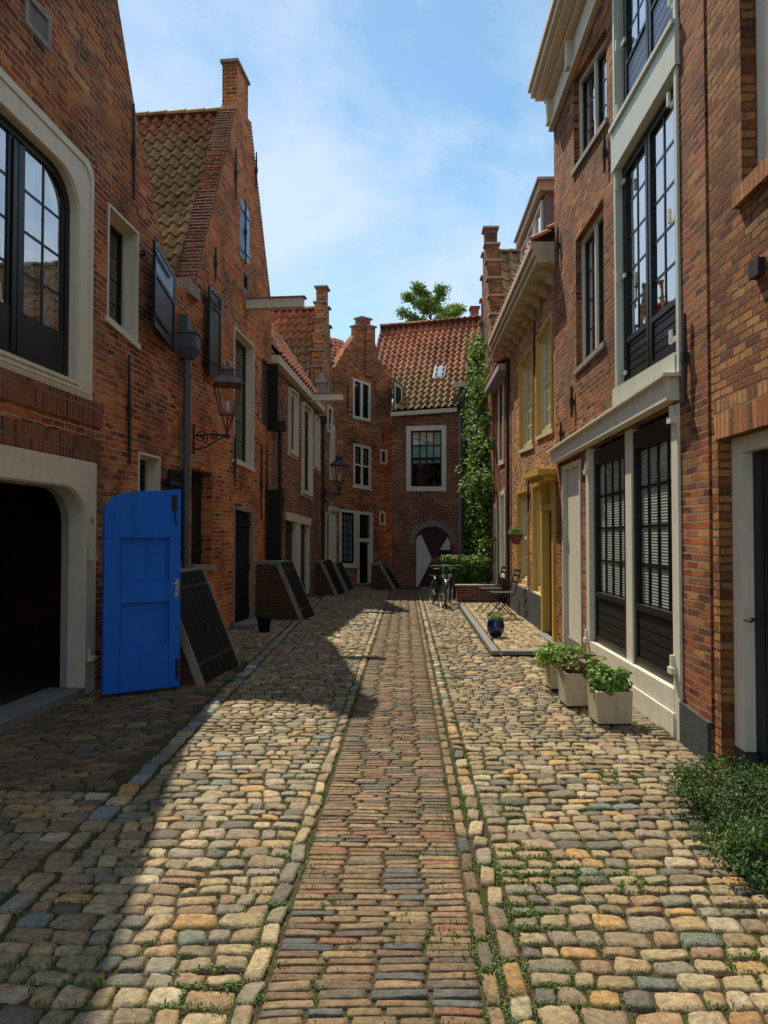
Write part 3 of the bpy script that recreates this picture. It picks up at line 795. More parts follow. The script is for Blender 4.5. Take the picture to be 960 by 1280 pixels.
for y0_, y1_, ln in ((457, 540, .20), (613, 702, .26)):
    hp = w.pt(w.len - .35, 0, .02); z1_, z0_ = w.hit(336, y0_)[1], w.hit(336, y1_)[1]; dv_ = Vector((w.n.x, w.n.y + .35, 0)).normalized(); sv = Vector((-dv_.y, dv_.x, 0))
    mb = MB(); mb.hexa([hp + dv_ * a + sv * b + Vector((0, 0, zz)) for zz in (z0_, z1_) for a, b in ((0, 0), (ln, 0), (ln, .04), (0, .04))])
    for t_ in (.1, .9): mb.hexa([hp + dv_ * a + sv * b + Vector((0, 0, z0_ + (z1_ - z0_) * t_ + c_)) for c_ in (-.04, .04) for a, b in ((.01, -.02), (ln - .01, -.02), (ln - .01, -.001), (.01, -.001))])
    mb.build('shutter', M['blackmat'], h)
for a in ((293, 185, 250), (267.5, 308, 352), (291.5, 545, 607), (325, 555, 650), (332, 555, 660), (305, 250, 330), (318.5, 190, 236)): anchor(h, w, *a)
# hoist beam
u, z = w.hit(309, 381)
def hoist(bld, w, u, z, L, hh=.17, ww=.14):
    mb = MB()
    P = [w.pt(u + du, z + dz, d) for d in (-.2, L) for du, dz in ((-ww/2, -hh/2), (ww/2, -hh/2), (ww/2, hh/2), (-ww/2, hh/2))]
    mb.hexa(P); o = mb.build('hoist_beam', M['cream'], bld, bevel=.008)
    mb = MB(); P = [w.pt(u + du, z + dz, d) for d in (-.0, L + .04) for du, dz in ((-ww/2-.03, hh/2+.001), (ww/2+.03, hh/2+.001), (ww/2+.03, hh/2 + .02), (-ww/2-.03, hh/2 + .02))]
    mb.hexa(P); mb.build('beam_cap', M['sill'], o)
hoist(h, w, u, z, 1.02)
# downpipe by L3
pp = w.pt(w.len + .25, 0, .12)
mb = MB(); mb.tube([(pp.x, pp.y, 1.0), (pp.x, pp.y, 3.65)], .045, 10); mb.box((pp.x, pp.y, 3.75), (.24, .22, .2)); mb.build('downpipe', M['iron'], h)

# ================================================================== L3
w = W['L3']
h = thing('row_house', 'low dark red brick house with three tall white window frames and short pale hoist beam', 'house', (-1.97, 17.5, 0))
q1 = Quad(w, 360, 484, 566, 370, 492, 572); q2 = Quad(w, 376.5, 502, 616, 388, 512, 622); q3 = Quad(w, 392.5, 518, 584, 397, 524, 590)
q4 = Quad(w, 357, 640, 742, 386, 648, 742)
outl = [(0, -.05), (w.len, -.05), (w.len, 4.85), (0, 5.15)]
front_wall(h, w, outl, [q.hole() for q in (q1, q2, q3, q4)], M['brickDark'])
body(h, w, [(0, -.05), (w.len - .02, -.05), (w.len - .02, 4.8), (0, 5.1)], M['brickDark'])
for q, r_ in ((q1, 4), (q2, 5), (q3, 4)):
    window(h, q, 'cream', fw=.12, fd=.0, fdep=.09, sash='black', cols=1, rows=r_, sill='cream')
    MB().ring(q, .035, 0, .07).build('window_lining', M['cream'], h)
MB().qb(q4, -.02, 1.02, .9, 1.0, -.1, .05).qb(q4, .38, .56, 0, .9, -.1, .03).qb(q4, .94, 1.0, 0, .9, -.1, .02).build('door_frame', M['cream'], h)
boards(h, q4.sub(0, .38, 0, .9), 'black', -.1, -.07, 3, name='door', rails=(.1, .9))
boards(h, q4.sub(.56, .94, 0, .9), 'black', -.1, -.07, 3, name='door', rails=(.1, .9))
inn = -Vector((w.n.x, w.n.y, 0))
a = w.pt(0, 5.16, .12); b_ = w.pt(w.len, 4.9, .12)
up = (inn * 2.6 + Vector((0, 0, 3.9)))
pantiles(h, a, b_ - a, up, 'red', pal2='orange', tw=.24, th=.33)
MB().prism(w, [(0, 4.98), (w.len, 4.72), (w.len, 4.88), (0, 5.14)], .0, .16).build('gutter', M['cream'], h)
mb = MB(); e1 = b_ + Vector((0, .03, .06)); mb.hexa([e1, e1 + up, e1 + up + Vector((0, .06, 0)), e1 + Vector((0, .06, 0)), e1 - Vector((0, 0, .14)), e1 + up - Vector((0, 0, .14)), e1 + up + Vector((0, .06, -.14)), e1 + Vector((0, .06, -.14))]); mb.build('verge_board', M['cream'], h)
hoist(h, w, w.yu(18.5), 4.86, .88, .17, .14)
for a in ((352, 610, 640),): anchor(h, w, *a)

# ================================================================== L4 stepped gable
def stepped(Y0, z0, Ya, za, Y1, z1, n, top=.5):
    pts = []
    for i in range(n):
        f = i / n
        y = Y0 + (Ya - top/2 - Y0) * i / n; yn = Y0 + (Ya - top/2 - Y0) * (i + 1) / n; zz = z0 + (za - z0) * (i + 1) / (n + 1)
        pts += [(y, zz), (yn, zz)]
    pts += [(Ya - top/2, za), (Ya + top/2, za)]
    for i in reversed(range(n)):
        y = Y1 + (Ya + top/2 - Y1) * i / n; yn = Y1 + (Ya + top/2 - Y1) * (i + 1) / n; zz = z1 + (za - z1) * (i + 1) / (n + 1)
        pts += [(yn, zz), (y, zz)]
    return pts
def caps(bld, w, pts, mat='sill', thick=.26):
    mb = MB()
    for (a, b) in zip(pts[:-1], pts[1:]):
        if abs(a[1] - b[1]) < 1e-6 and abs(a[0] - b[0]) > .02:
            mb.prism(w, yz(w, [(min(a[0], b[0]) - .04, a[1]), (max(a[0], b[0]) + .04, a[1]), (max(a[0], b[0]) + .04, a[1] + .05), (min(a[0], b[0]) - .04, a[1] + .05)]), -thick - .05, .06)
    return mb.build('step_coping', M[mat], bld)
w = W['L4']
h = thing('stepped_gable_house', 'narrow house with steep stepped gable, pinnacle and white-painted ground floor', 'house', (-1.56, 21.0, 0))
st = stepped(19.9, 5.0, 20.98, 8.3, 22.2, 5.0, 6, .36)
qs = [Quad(w, 407, 640, 728, 412.5, 641, 726), Quad(w, 412, 565, 600, 416.5, 567, 600), Quad(w, 409, 505, 540, 415, 510, 543)]
front_wall(h, w, yz(w, [(19.9, -.05), (22.25, -.05)] + list(reversed(st))), [q.hole() for q in qs], M['brickY'], thick=.26)
caps(h, w, st)
body(h, w, yz(w, [(19.91, -.05), (22.24, -.05), (22.24, 4.8), (21.0, 7.6), (19.91, 4.8)]), M['brickDark'], d0=-.26)
inn = -Vector((w.n.x, w.n.y, 0))
p0 = w.pt(w.yu(19.1), 4.0, -.27); p1 = w.pt(w.yu(21.0), 7.75, -.27)
pantiles(h, p0, inn * 5.7, p1 - p0, 'red', pal2='brown', mk=2.4, tw=.20, th=.27)
p2 = w.pt(w.yu(22.3), 4.9, -.27); pantiles(h, p2, inn * 5.7, p1 - p2, 'red')
ridge_tiles(h, p1, p1 + inn * 5.7)
for q in qs: window(h, q, 'white', fw=.09, fd=.03, fdep=.1, sash='black', cols=1, rows=3)
mb = MB().prism(w, yz(w, [(21.3, .0), (22.2, .0), (22.2, 2.2), (21.3, 2.2)]), .0, .03)
for Y in (21.35, 21.75, 22.1): mb.prism(w, yz(w, [(Y, 0), (Y + .08, 0), (Y + .08, 2.3), (Y, 2.3)]), .031, .07)
mb.prism(w, yz(w, [(21.25, 2.2), (22.23, 2.2), (22.23, 2.34), (21.25, 2.34)]), .0, .12).build('shopfront', M['white'], h)
mb = MB(); mb.prism(w, yz(w, [(21.5, 3.1), (22.2, 3.1), (22.2, 4.7), (21.5, 4.7)]), .0, .025); mb.build('painted_wall', M['white'], h)
pp = w.pt(.12, 0, .09); mb = MB(); mb.tube([(pp.x, pp.y, .3), (pp.x, pp.y, 4.5)], .04, 10); mb.box((pp.x, pp.y, 4.55), (.2, .2, .18)); mb.build('downpipe', M['iron'], h)
w3 = W['L3']; u, z = w3.hit(386, 500)

# ornamental pinnacle block on the shoulder
mb = MB(); pc = w.pt(.1, 5.0, .05); mb.box((pc.x, pc.y, 5.25), (.26, .26, .5)); mb.hexa([Vector((pc.x+dx*k, pc.y+dy*k, zz)) for zz, k in ((5.5, .17), (5.78, .02)) for dx, dy in ((-1,-1),(1,-1),(1,1),(-1,1))]); mb.build('pinnacle', M['sill'], h)

# ================================================================== B1 back-left house
w = W['B1']
h = thing('corner_house', 'orange-brown brick corner house with small stepped gable and white-framed sash windows', 'house', (-.6, 23.1, 0))
qa1 = Quad(w, 441, 472, 522, 463, 480, 527); qa2 = Quad(w, 441.5, 554, 607, 463.5, 559, 611); qa3 = Quad(w, 475, 561, 580, 484, 562, 581)
qa4 = Quad(w, 424, 636, 707, 445.5, 638.5, 708); qa5 = Quad(w, 446.5, 638.5, 731, 466, 641, 729); qa6 = Quad(w, 474, 639, 656, 482, 639.5, 656.5)
ol = [w.hit(x, y) for x, y in ((418, 458), (425, 448), (431, 437), (439, 426), (447, 416), (447, 407), (452, 407), (452, 397), (463, 397), (463, 408), (469, 409), (469, 428), (474, 452), (490, 466))]
ol = [(0, -.05), (w.len, -.05)] + [(w.len, ol[-1][1])] + list(reversed(ol[:-1]))
ol = [(min(max(u, 0), w.len), z) for u, z in ol]; ol[-1] = (0, ol[-1][1])
front_wall(h, w, ol, [q.hole() for q in (qa1, qa2, qa3, qa4, qa5, qa6)], M['brickA'])
body(h, w, [(0.01, -.05), (w.len - .01, -.05), (w.len - .01, 6.2), (0.01, 6.2)], M['brickDark'], depth=5)
window(h, qa1, 'white', fw=.07, fd=.01, mid=.09, leaves=2, cols=2, rows=4, sash='black', sill='sill')
window(h, qa2, 'white', fw=.07, fd=.01, mid=.07, leaves=2, cols=2, rows=6, sash='black', split=.5, curtain=[(0, 1, .5, 1, 'net')], sill='white')
MB().qb(qa2, .1, .9, .49, .53, -.05, .012).build('transom', M['white'], h)
window(h, qa3, 'white', fw=.07, fd=.01, cols=1, rows=1); window(h, qa6, 'white', fw=.07, fd=.01, cols=1, rows=1)
window(h, qa4, 'white', fw=.08, fd=.01, cols=4, rows=7, sash='black', curtain=[(.02, .98, .05, .95, 'net')], sill='white')
o = MB().ring(qa5, .09, -.08, .01, wb=0).qb(qa5, .1, .9, .58, .63, -.08, .008).build('door_frame', M['white'], h)
MB().qp(qa5, .12, .88, .64, .94, -.047).build('pane', M['glass'], o)
boards(h, qa5.sub(.12, .72, 0, .58), 'black', -.07, -.04, 3, name='door')
MB().qb(qa5.sub(.73, .87, 0, .58), 0, 1, 0, 1, -.07, -.03).build('door_panel', M['white'], h)
inn = -Vector((w.n.x, w.n.y, 0))
p0 = w.pt(.35, 6.0, -.3); p1 = w.pt(.95, 7.75, -.3)
ur = Vector((w.u.x, w.u.y, 0)); O1 = w.pt(-.7, 6.25, -.3); S1 = inn * 2.0 + Vector((0, 0, 1.72))
pantiles(h, O1, ur * (w.len + .7), S1, 'red', tw=.2, th=.27)
pantiles(h, O1 + S1 * 2 - Vector((0, 0, 3.44)), ur * (w.len + .7), inn * -2.0 + Vector((0, 0, 1.72)), 'red')
ridge_tiles(h, O1 + S1, O1 + S1 + ur * (w.len + .7), r=.08)
mb = MB()
for x0, x1, y in ((451, 464.5, 397), (446, 452, 407), (463, 470, 408.5)):
    a = w.hit(x0, y); b_ = w.hit(x1, y); mb.prism(w, [(a[0], a[1]), (b_[0], a[1]), (b_[0], a[1] + .05), (a[0], a[1] + .05)], -.32, .05)
mb.build('step_coping', M['sill'], h)
# slender pier in the gable
a = w.hit(456, 470); b_ = w.hit(464, 410)
mb = MB().prism(w, [(a[0], a[1]), (a[0] + .3, a[1]), (a[0] + .3, b_[1]), (a[0], b_[1])], 0, .07); mb.build('pier', M['brickA'], h, uvw=w)
for a in ((434, 480, 520), (478, 540, 556)): anchor(h, w, *a)
s = w.hit(469, 692); MB().box(w.pt(s[0], s[1], .02), (.13, .02, .16), math.atan2(w.u.y, w.u.x)).build('plaque', M['sill'], h)

# ================================================================== B2 end house with gate
w = W['B2']
h = thing('end_house', 'brick house closing the alley, skylight in its red roof, large window above arched gate', 'house', (1.4, 22.7, 0))
qW = Quad(w, 508, 533, 614, 558, 531.5, 614)
ga = [w.hit(x, y) for x, y in ((519, 737), (563, 737), (563, 680), (560, 668), (552, 661), (541, 659), (530, 661), (521, 668), (519, 680))]
ga[0] = (ga[0][0], 0.0); ga[1] = (ga[1][0], 0.0); 
front_wall(h, w, [(0, -.05), (w.len, -.05), (w.len, 5.2), (0, 5.12)], [qW.hole(), ga], M['brickDark'])
body(h, w, [(.01, -.05), (w.len, -.05), (w.len, 5.1), (.01, 5.05)], M['brickDark'])
bw = window(h, qW, 'white', fw=.14, fd=.02, cols=4, rows=4, sash='black', split=.5, curtain=[(0, 1, .42, 1, 'blindc')], mun=.03, label='large sash window with grey-green blind half down')
# arched voussoirs
mb = MB(); cx = (ga[0][0] + ga[1][0]) / 2; rw = abs(ga[1][0] - ga[0][0]) / 2; zs = ga[2][1]; zt = ga[5][1]
for i in range(17):
    a = math.pi * (i + .5) / 17; u = cx + (rw + .12) * math.cos(a); z = zs + (zt - zs + .12) * math.sin(a)
    t = w.pt(u, z, .0); dirv = Vector((math.cos(a) * w.u.x, math.cos(a) * w.u.y, math.sin(a))); sd = Vector((-math.sin(a) * w.u.x, -math.sin(a) * w.u.y, math.cos(a)))
    nn = Vector((w.n.x, w.n.y, 0))
    mb.hexa([t + dirv * e + sd * f + nn * g for g in (.0, .025) for e, f in ((-.09, -.05), (.09, -.05), (.09, .05), (-.09, .05))])
mb.build('voussoir', M['sill'], h)
# gate with hourglass pattern
def gp(x, y): return w.hit(x, y)
mb = MB().prism(w, ga, -.10, -.07); gate = mb.build('arched_gate', M['redbrown'], h, label='arched gate painted dark red with white hourglass triangles')
mb = MB()
mb.prism(w, [gp(519.5, 738), (gp(519.5, 690)[0], gp(519.5, 672)[1]), gp(526, 668), gp(539.5, 699)], -.069, -.062)
mb.prism(w, [gp(549.5, 687.5), gp(562, 687.5), gp(562, 677), gp(559, 671)], -.069, -.062); mb.build('white_triangle', M['white'], gate)
mb = MB().prism(w, [gp(549, 689), gp(563, 689), gp(563, 700), gp(545, 700)], -.069, -.06); mb.build('black_panel', M['black'], gate)
mb = MB().prism(w, [gp(538.5, 697), gp(545, 697), gp(545, 704), gp(538.5, 704)], -.068, -.03); mb.build('lock_box', M['brownred'], gate)
# eaves, roof, skylight
MB().prism(w, [(0.0, 5.08), (w.yu(22.55) if 0 else 2.0, 5.14), (2.0, 5.26), (0.0, 5.20)], 0, .16).build('gutter', M['cream'], h)
inn = -Vector((w.n.x, w.n.y, 0))
O = w.pt(0.0, 5.22, .08); Sl = inn * 3.35 + Vector((0, 0, 3.45))
# main slope; a slightly skewed ridge like the photograph
rf = pantiles(h, O - Vector((w.u.x, w.u.y, 0)) * 1.0, Vector((w.u.x, w.u.y, .03)) * (w.len + 1.4), Sl + Vector((-.2, 0, 0)), 'red', pal2='brown', tw=.20, th=.27, base=False,
              clip=lambda p: p.x > .24 or (Vector((p.x, p.y)) - W['B1'].a).dot(W['B1'].n) < -.12)
mb = MB(); mb.add([O - N0 * .04 for N0 in (Vector((0, 0, 1)),)] + [O + Vector((w.u.x, w.u.y, .03)) * (w.len + .3) - Vector((0, 0, .04)), O + Vector((w.u.x, w.u.y, .03)) * (w.len + .3) + Sl - Vector((0, 0, .04)), O + Sl - Vector((0, 0, .04))], [(0, 1, 2, 3)]); mb.build('roof_boarding', M['lining'], h, recalc=False)
ridge_tiles(h, O + Sl + Vector((-1.2, .05, .02)), O + Sl + Vector((w.u.x, w.u.y, .03)) * (w.len + .4) + Vector((-.2, .05, .02)), r=.08)
back = inn * 3.2 - Vector((0, 0, 3.3)); pantiles(h, O + Sl - Vector((1.2, 0, 0)) , Vector((w.u.x, w.u.y, .03)) * (w.len + 1.1), back, 'red')
N = Vector((w.u.x, w.u.y, 0)).cross(Sl).normalized()
if N.z < 0: N = -N
def roofpt(px, py):
    d = ray(px, py); o_ = Vector((0, 0, CAMZ)); t = (O - o_).dot(N) / d.dot(N); return o_ + d * t
c4 = [roofpt(x, y) for x, y in ((541, 477), (556, 476), (559, 461), (544, 462))]
mb = MB(); mb.hexa([p + N * .02 for p in c4] + [p + N * .13 for p in c4]); sk = mb.build('skylight', M['zinc'], h)
cc = sum(c4, Vector()) / 4; mb = MB(); mb.hexa([cc + (p - cc) * .82 + N * .131 for p in c4] + [cc + (p - cc) * .82 + N * .137 for p in c4]); mb.build('pane', M['skyglass'], sk)
# little dormer beside the corner house
dq = [(493, 478), (503, 483), (503, 512), (493, 516)]
def bp_(x, y, Y=22.9): return at(x, y, Y)
mb = MB()
P = [at(x, y, Yy) for (x, y), Yy in zip(((492, 516), (504, 512), (504, 482), (492, 473)), (22.8, 23.2, 23.2, 22.8))]
mb.hexa(P + [p + Vector((.0, .9, 0)) for p in P]); dm = mb.build('dormer', M['zinc'], h)
mb = MB(); c = sum(P, Vector()) / 4
mb.hexa([c + (p - c) * .8 + Vector((0, -.03, 0)) for p in P] + [c + (p - c) * .8 + Vector((0, .01, 0)) for p in P]); fr_ = mb.build('dormer_frame', M['white'], dm)
mb = MB(); mb.hexa([c + (p - c) * .55 + Vector((0, -.04, .04)) for p in P] + [c + (p - c) * .55 + Vector((0, .0, .04)) for p in P]); mb.build('pane', M['black'], dm)
# right hand part: downpipe, hopper, dark porch
mb = MB()
pq = w.pt(w.hit(579, 560)[0], 0, .08); mb.tube([(pq.x, pq.y, .3), (pq.x, pq.y, 5.4)], .045, 10); mb.box((pq.x, pq.y, 5.55), (.28, .2, .28)); mb.build('downpipe', M['zinc'], h)
pq = w.pt(w.hit(575, 560)[0], 0, .04); MB().tube([(pq.x, pq.y, .9), (pq.x, pq.y, 5.0)], .018, 6).build('thin_pipe', M['lead'], h)
mb = MB().prism(w, [w.hit(567, 486), w.hit(590, 484), w.hit(590, 477), w.hit(567, 480)], 0, .2); mb.build('cornice', M['cream'], h)
qp = Quad(w, 582, 552, 735, 597, 551, 735); MB().qb(qp, 0, 1, 0, 1, 0, .02).build('porch_dark_panel', M['blackmat'], h)  # flat black panel stands in for the darkness of the recess
MB().qb(qp, -.1, 1, .985, 1.03, 0, .5).build('porch_roof', M['sill'], h)
# wide pier at right rising above the roof (party wall)
mb = MB().prism(w, [(w.hit(568, 500)[0], 5.2), (w.len, 5.2), (w.len, 6.2), (w.hit(580, 460)[0], 6.1), (w.hit(568, 480)[0], 5.55)], -.5, .0); mb.build('party_wall', M['brickDark'], h, uvw=w)

# ================================================================== R1 tall warehouse
w = W['R1']
h = thing('warehouse', 'tall brown brick warehouse with white-framed loading doors in a column and slatted black doors below', 'building', (2.35, 8, 0))
HT = 7.72
q21 = Quad(w, 717, 100, 214, 758, 32, 150); q11 = Quad(w, 720, 300, 463, 755, 246, 428)
qcol = Quad(w, 769, -160, 512, 848, -300, 466)      # white column of loading doors
qcol.zt0 = qcol.zt1 = 7.25; qcol.zb0 = qcol.zb0; qcol.H = ((qcol.zt0 - qcol.zb0) + (qcol.zt1 - qcol.zb1)) / 2
qgf = Quad(w, 735, 562, 834, 852, 503, 925)         # slatted doors
qgf.zb0 = qgf.zb1 = .0
qwd = Quad(w, 704, 583, 795, 727, 573, 805); qwd.zb0 = qwd.zb1 = 0.0
for q in (qgf, qwd): q.H = ((q.zt0 - q.zb0) + (q.zt1 - q.zb1)) / 2
outl = [(0, -.05), (w.len, -.05), (w.len, HT), (0, HT)]
front_wall(h, w, outl, [q.hole() for q in (q21, q11, qcol, qgf, qwd)], M['brickR'])
body(h, w, outl, M['brickR'])
# roof & cornice
MB().prism(w, [(-.05, HT + .3), (w.len + .1, HT + .3), (w.len + .1, HT + .34), (-.05, HT + .34)], -6, .30).build('roof', M['lead'], h)
mb = MB(); prof = [(.0, -.42, .03), (-.42, -.36, .07), (-.36, -.02, .05), (-.02, .06, .12), (.06, .12, .22), (.12, .20, .30), (.20, .26, .34), (.26, .30, .38)]
for z0, z1, d in [(-.42, -.37, .07), (-.37, 0, .03), (0, .07, .12), (.07, .13, .24), (.13, .22, .30), (.22, .30, .34)]:
    mb.prism(w, [(-.03, HT + z0), (w.len + .0 + d * .5, HT + z0), (w.len + d * .5, HT + z1 - .002), (-.03, HT + z1 - .002)], -.05, d)
cor = mb.build('cornice', M['cream'], h)
mb = MB()
for k in range(5):
    u = w.len - .1 - k * 1.3
    mb.prism(w, [(u, HT - .35), (u + .12, HT - .35), (u + .12, HT + .0), (u, HT)], .03, .11)
mb.build('bracket', M['cream'], cor)
def dutch(q, rows, g='glassR', mid=.05, fr='white'):
    return window(h, q, fr, fw=.045, fd=-.07, fdep=.08, sash='black', sw=.04, cols=2, rows=rows, leaves=2, mid=mid, mun=.022, glass=g, sill='sill')
dutch(q21, 3); dutch(q11, 4)
# loading door column: frame split by deep beams
fr = MB(); 
e = .055 / qcol.W
fr.qb(qcol, 0, e, 0, 1, -.14, .02); fr.qb(qcol, 1 - e, 1, 0, 1, -.14, .02)
def band(x0, yt0, yb0, x1, yt1, yb1, d0, d1, mat='whitegreen', name='beam', par=None):
    q = Quad(w, x0, yt0, yb0, x1, yt1, yb1); return MB().qb(q, 0, 1, 0, 1, d0, d1)
col_ = fr.build('loading_door_frame', M['whitegreen'], h)
qb1 = Quad(w, 768, 162, 218, 849, 22, 80); MB().qb(qb1, 0, 1, 0, 1, -.13, .035).qb(qb1, 0, 1, .90, 1.0, .036, .06).build('beam', M['whitegreen'], col_)
qb0 = Quad(w, 769, 487, 513, 848, 440, 466); MB().qb(qb0, 0, 1, 0, 1, -.13, .03).build('beam', M['whitegreen'], col_)
MB().qb(qcol, 0.02, .98, .975, 1, -.13, .03).build('beam', M['whitegreen'], col_)
def loading(x0, t0, b0, x1, t1, b1, rows, panel, mat, lab):
    q = Quad(w, x0, t0, b0, x1, t1, b1)
    return q
qm = Quad(w, 774, 210, 485, 841, 98, 443)
def ldoor(q, rows, panel, mat, label, tz=None):
    o = MB().ring(q, .03, -.12, -.04).build('loading_door', M['black'], h, label=label)
    for L in range(2):
        g = q.sub(.02 + L * .49, .49 + L * .49, .01, .99)
        s = MB().ring(g, .055, -.10, -.045)
        g2 = g.sub(.055 / g.W, 1 - .055 / g.W, 0.02, .98)
        gg = g2.sub(0, 1, panel, 1); s.qb(g2, 0, 1, panel - .012, panel + .012, -.10, -.046)
        s.grid(gg, 2, rows, .026, -.09, -.066); s.build('sash', M['black'], o)
        mb = MB(); n = 5
        for k in range(n): mb.qb(g2, 0, 1, panel * k / n + .003, panel * (k + 1) / n - .003, -.09, -.06)
        mb.qb(g2, 0, 1, 0, panel, -.095, -.085); mb.build('panel', M[mat], o)
        MB().qp(gg, 0, 1, 0, 1, -.073).build('pane', M['glassR'], o)
    mb = MB()
    for t in (.06, .5, .93):
        for a in (0, 1):
            mb.box(q.p(a, t, .026), (.02, .035, .11)); mb.box(q.p(a + (.03 if a == 0 else -.03), t, -.03), (.02, .10, .04))
    mb.build('hinge', M['whitegreen'], o)
    return o
ldoor(qm, 5, .185, 'black', 'tall middle loading doors with glass above black boards')
qu = Quad(w, 774, 20, 150, 841, -60, 12); qu.zt0 = qu.zt1 = 7.15; qu.H = ((qu.zt0 - qu.zb0) + (qu.zt1 - qu.zb1)) / 2
ldoor(qu, 3, .33, 'navy', 'top loading doors with slate blue lower boards')
# ground floor lintel beam
ql = Quad(w, 696.5, 565, 580, 849, 470, 500)
o = MB().qb(ql, 0, 1, 0, 1, -.05, .10).qb(ql, -.01, 1.01, .96, 1.1, -.02, .14).build('lintel_beam', M['white'], h)
# slatted double door
fo = MB(); W2 = qgf.W
fo.qb(qgf, 0, .045, 0, 1, -.12, .02); fo.qb(qgf, .952, 1, 0, 1, -.12, .02)
def sx(px): return (w.hit(px, 660)[0] - qgf.u0) / (qgf.u1 - qgf.u0)
fo.qb(qgf, sx(780), sx(787.5), 0, 1, -.12, -.015)
dfr = fo.build('slatted_door_frame', M['white'], h)
mb = MB(); mb.qb(qgf, .04, .96, 0, .075, -.10, .035); mb.qb(qgf, .04, .96, .0755, .145, -.10, .02); mb.build('door_sill', M['white'], dfr)
for (x0, x1) in ((739.5, 779), (788, 844)):
    q = qgf.sub(sx(x0), sx(x1), .146, .985)
    o = MB().ring(q, .075, -.10, -.03, wt=.17, wb=.08).build('slatted_door', M['black'], h)
    g = q.sub(.075 / q.W, 1 - .075 / q.W, .08 / q.H, 1 - .17 / q.H)
    pn = .235
    s = MB(); n = 5
    for k in range(n): s.qb(g, 0, 1, pn * k / n + .003, pn * (k + 1) / n - .003, -.075, -.045)
    s.qb(g, 0, 1, 0, pn, -.08, -.07); s.qb(g, 0, 1, pn - .01, pn + .02, -.09, -.03); s.build('panel', M['blackmat'], o)
    gg = g.sub(0, 1, pn + .02, 1)
    s = MB().grid(gg, 4, 4, .028, -.085, -.062); s.build('glazing_bar', M['black'], o)
    MB().qp(gg, 0, 1, 0, 1, -.068).build('pane', M['glass'], o)
    s = MB()
    for k in range(4): s.qb(gg, (k + .13) / 4, (k + .87) / 4, .01, .985, -.079, -.075)
    s.build('curtain', M['slats'], o)
mb = MB()
for px, py in ((847, 838), (846, 525), (737, 800), (737, 590)):
    u, z = w.hit(px, py); mb.box(w.pt(u, z, .04), (.05, .09, .05)); mb.box(w.pt(u + .02, z + .05, .035), (.03, .03, .13))
mb.build('hinge', M['white'], dfr)
# grey-white side door
o = MB().ring(qwd, .05, -.1, .015, wb=0).build('side_door_frame', M['white'], h)
MB().qb(qwd, .18, .84, .10, .99, -.06, -.03).build('side_door', M['greyw'] if 'greyw' in M else M['white'], h)
MB().qb(qwd, .1, .9, 0, .1, -.06, -.01).build('side_door_step', M['stone'], h)
for a in ((717.5, 482, 522), (704, 528, 556), (759, 166, 216), (861, 392, 502), (700, 284, 330)): anchor(h, w, *a)
# plinth of pier
qpl = Quad(w, 853, 876, 935, 892, 905, 955); qpl.zb0 = qpl.zb1 = 0
qpl.u0 = w.hit(853, 800)[0]; qpl.u1 = 0.0
MB().qb(qpl, 0, 1, 0, 1, 0, .03).build('plinth', M['plinth'], h)

# ================================================================== R0 near right
w = W['R0']
h = thing('brick_house', 'tan brick house at the right edge with white-framed black door under a brick soldier arch', 'house', (2.25, 3.0, 0))
qd = Quad(w, 899, 553, 960, 955, 531, 990)
uL = w.hit(899, 700)[0]; uR = uL - 1.35
qd.u0 = uL; qd.u1 = uR; qd.zb0 = qd.zb1 = .0; qd.zt0 = qd.zt1 = w.hit(899, 549)[1]; qd.W = 1.35; qd.H = qd.zt0
qu = Quad(w, 926, 0, 240, 958, 0, 206); qu.zb0 = qu.zb1 = w.hit(930, 232)[1]; qu.zt0 = qu.zt1 = qu.zb0 + 1.9; qu.u1 = qu.u0 - 1.1; qu.W = 1.1; qu.H = 1.9
outl = [(0, -.05), (w.len, -.05), (w.len, 6.3), (0, 6.3)]
front_wall(h, w, outl, [qd.hole(), qu.hole()], M['brickN'])
body(h, w, outl, M['brickN'])
MB().prism(w, [(-.05, 6.3), (w.len, 6.3), (w.len, 6.36), (-.05, 6.36)], -6, .1).build('roof', M['lead'], h)
qj = qd.sub(0, 1, 0, 1)
a = .10
o = MB().qb(qd, 0, .11, .085, 1, -.20, -.09).qb(qd, .89, 1, .085, 1, -.20, -.09).qb(qd, .11, .89, .955, 1, -.2, -.092).build('door_frame', M['white'], h)
MB().qb(qd, 0, .115, 0, .084, -.2, -.08).qb(qd, .885, 1, 0, .084, -.2, -.08).build('frame_foot', M['plinth'], h)
dr = boards(h, qd.sub(.11, .89, 0.01, .955), 'black', -.19, -.16, 7, name='door')
mb = MB(); p = qd.p(.16, .47, -.13); mb.tube([p, p + Vector((-.06, 0, 0)), p + Vector((-.065, -.10, 0))], .01, 8); mb.build('handle', M['iron'], dr)
mb = MB().prism(w, [(uR - .15, qd.zt0 + .001), (uL + .02, qd.zt0 + .001), (uL + .06, qd.zt0 + .26), (uR - .2, qd.zt0 + .26)], 0, .008); mb.build('brick_arch', M['brickV'], h, uvw=w)
window(h, qu, 'white', fw=.12, fd=-.1, fdep=.08, sash='white', cols=2, rows=3)
MB().qb(qu, -.05, 1.05, -.06, -.002, -.1, .04).build('sill', M['brickV'], h, uvw=w)
for z in (3.02,): MB().box(w.pt(w.hit(952, 428)[0], z + .14, .02), (.05, .12, .10)).build('wall_anchor', M['iron'], h)

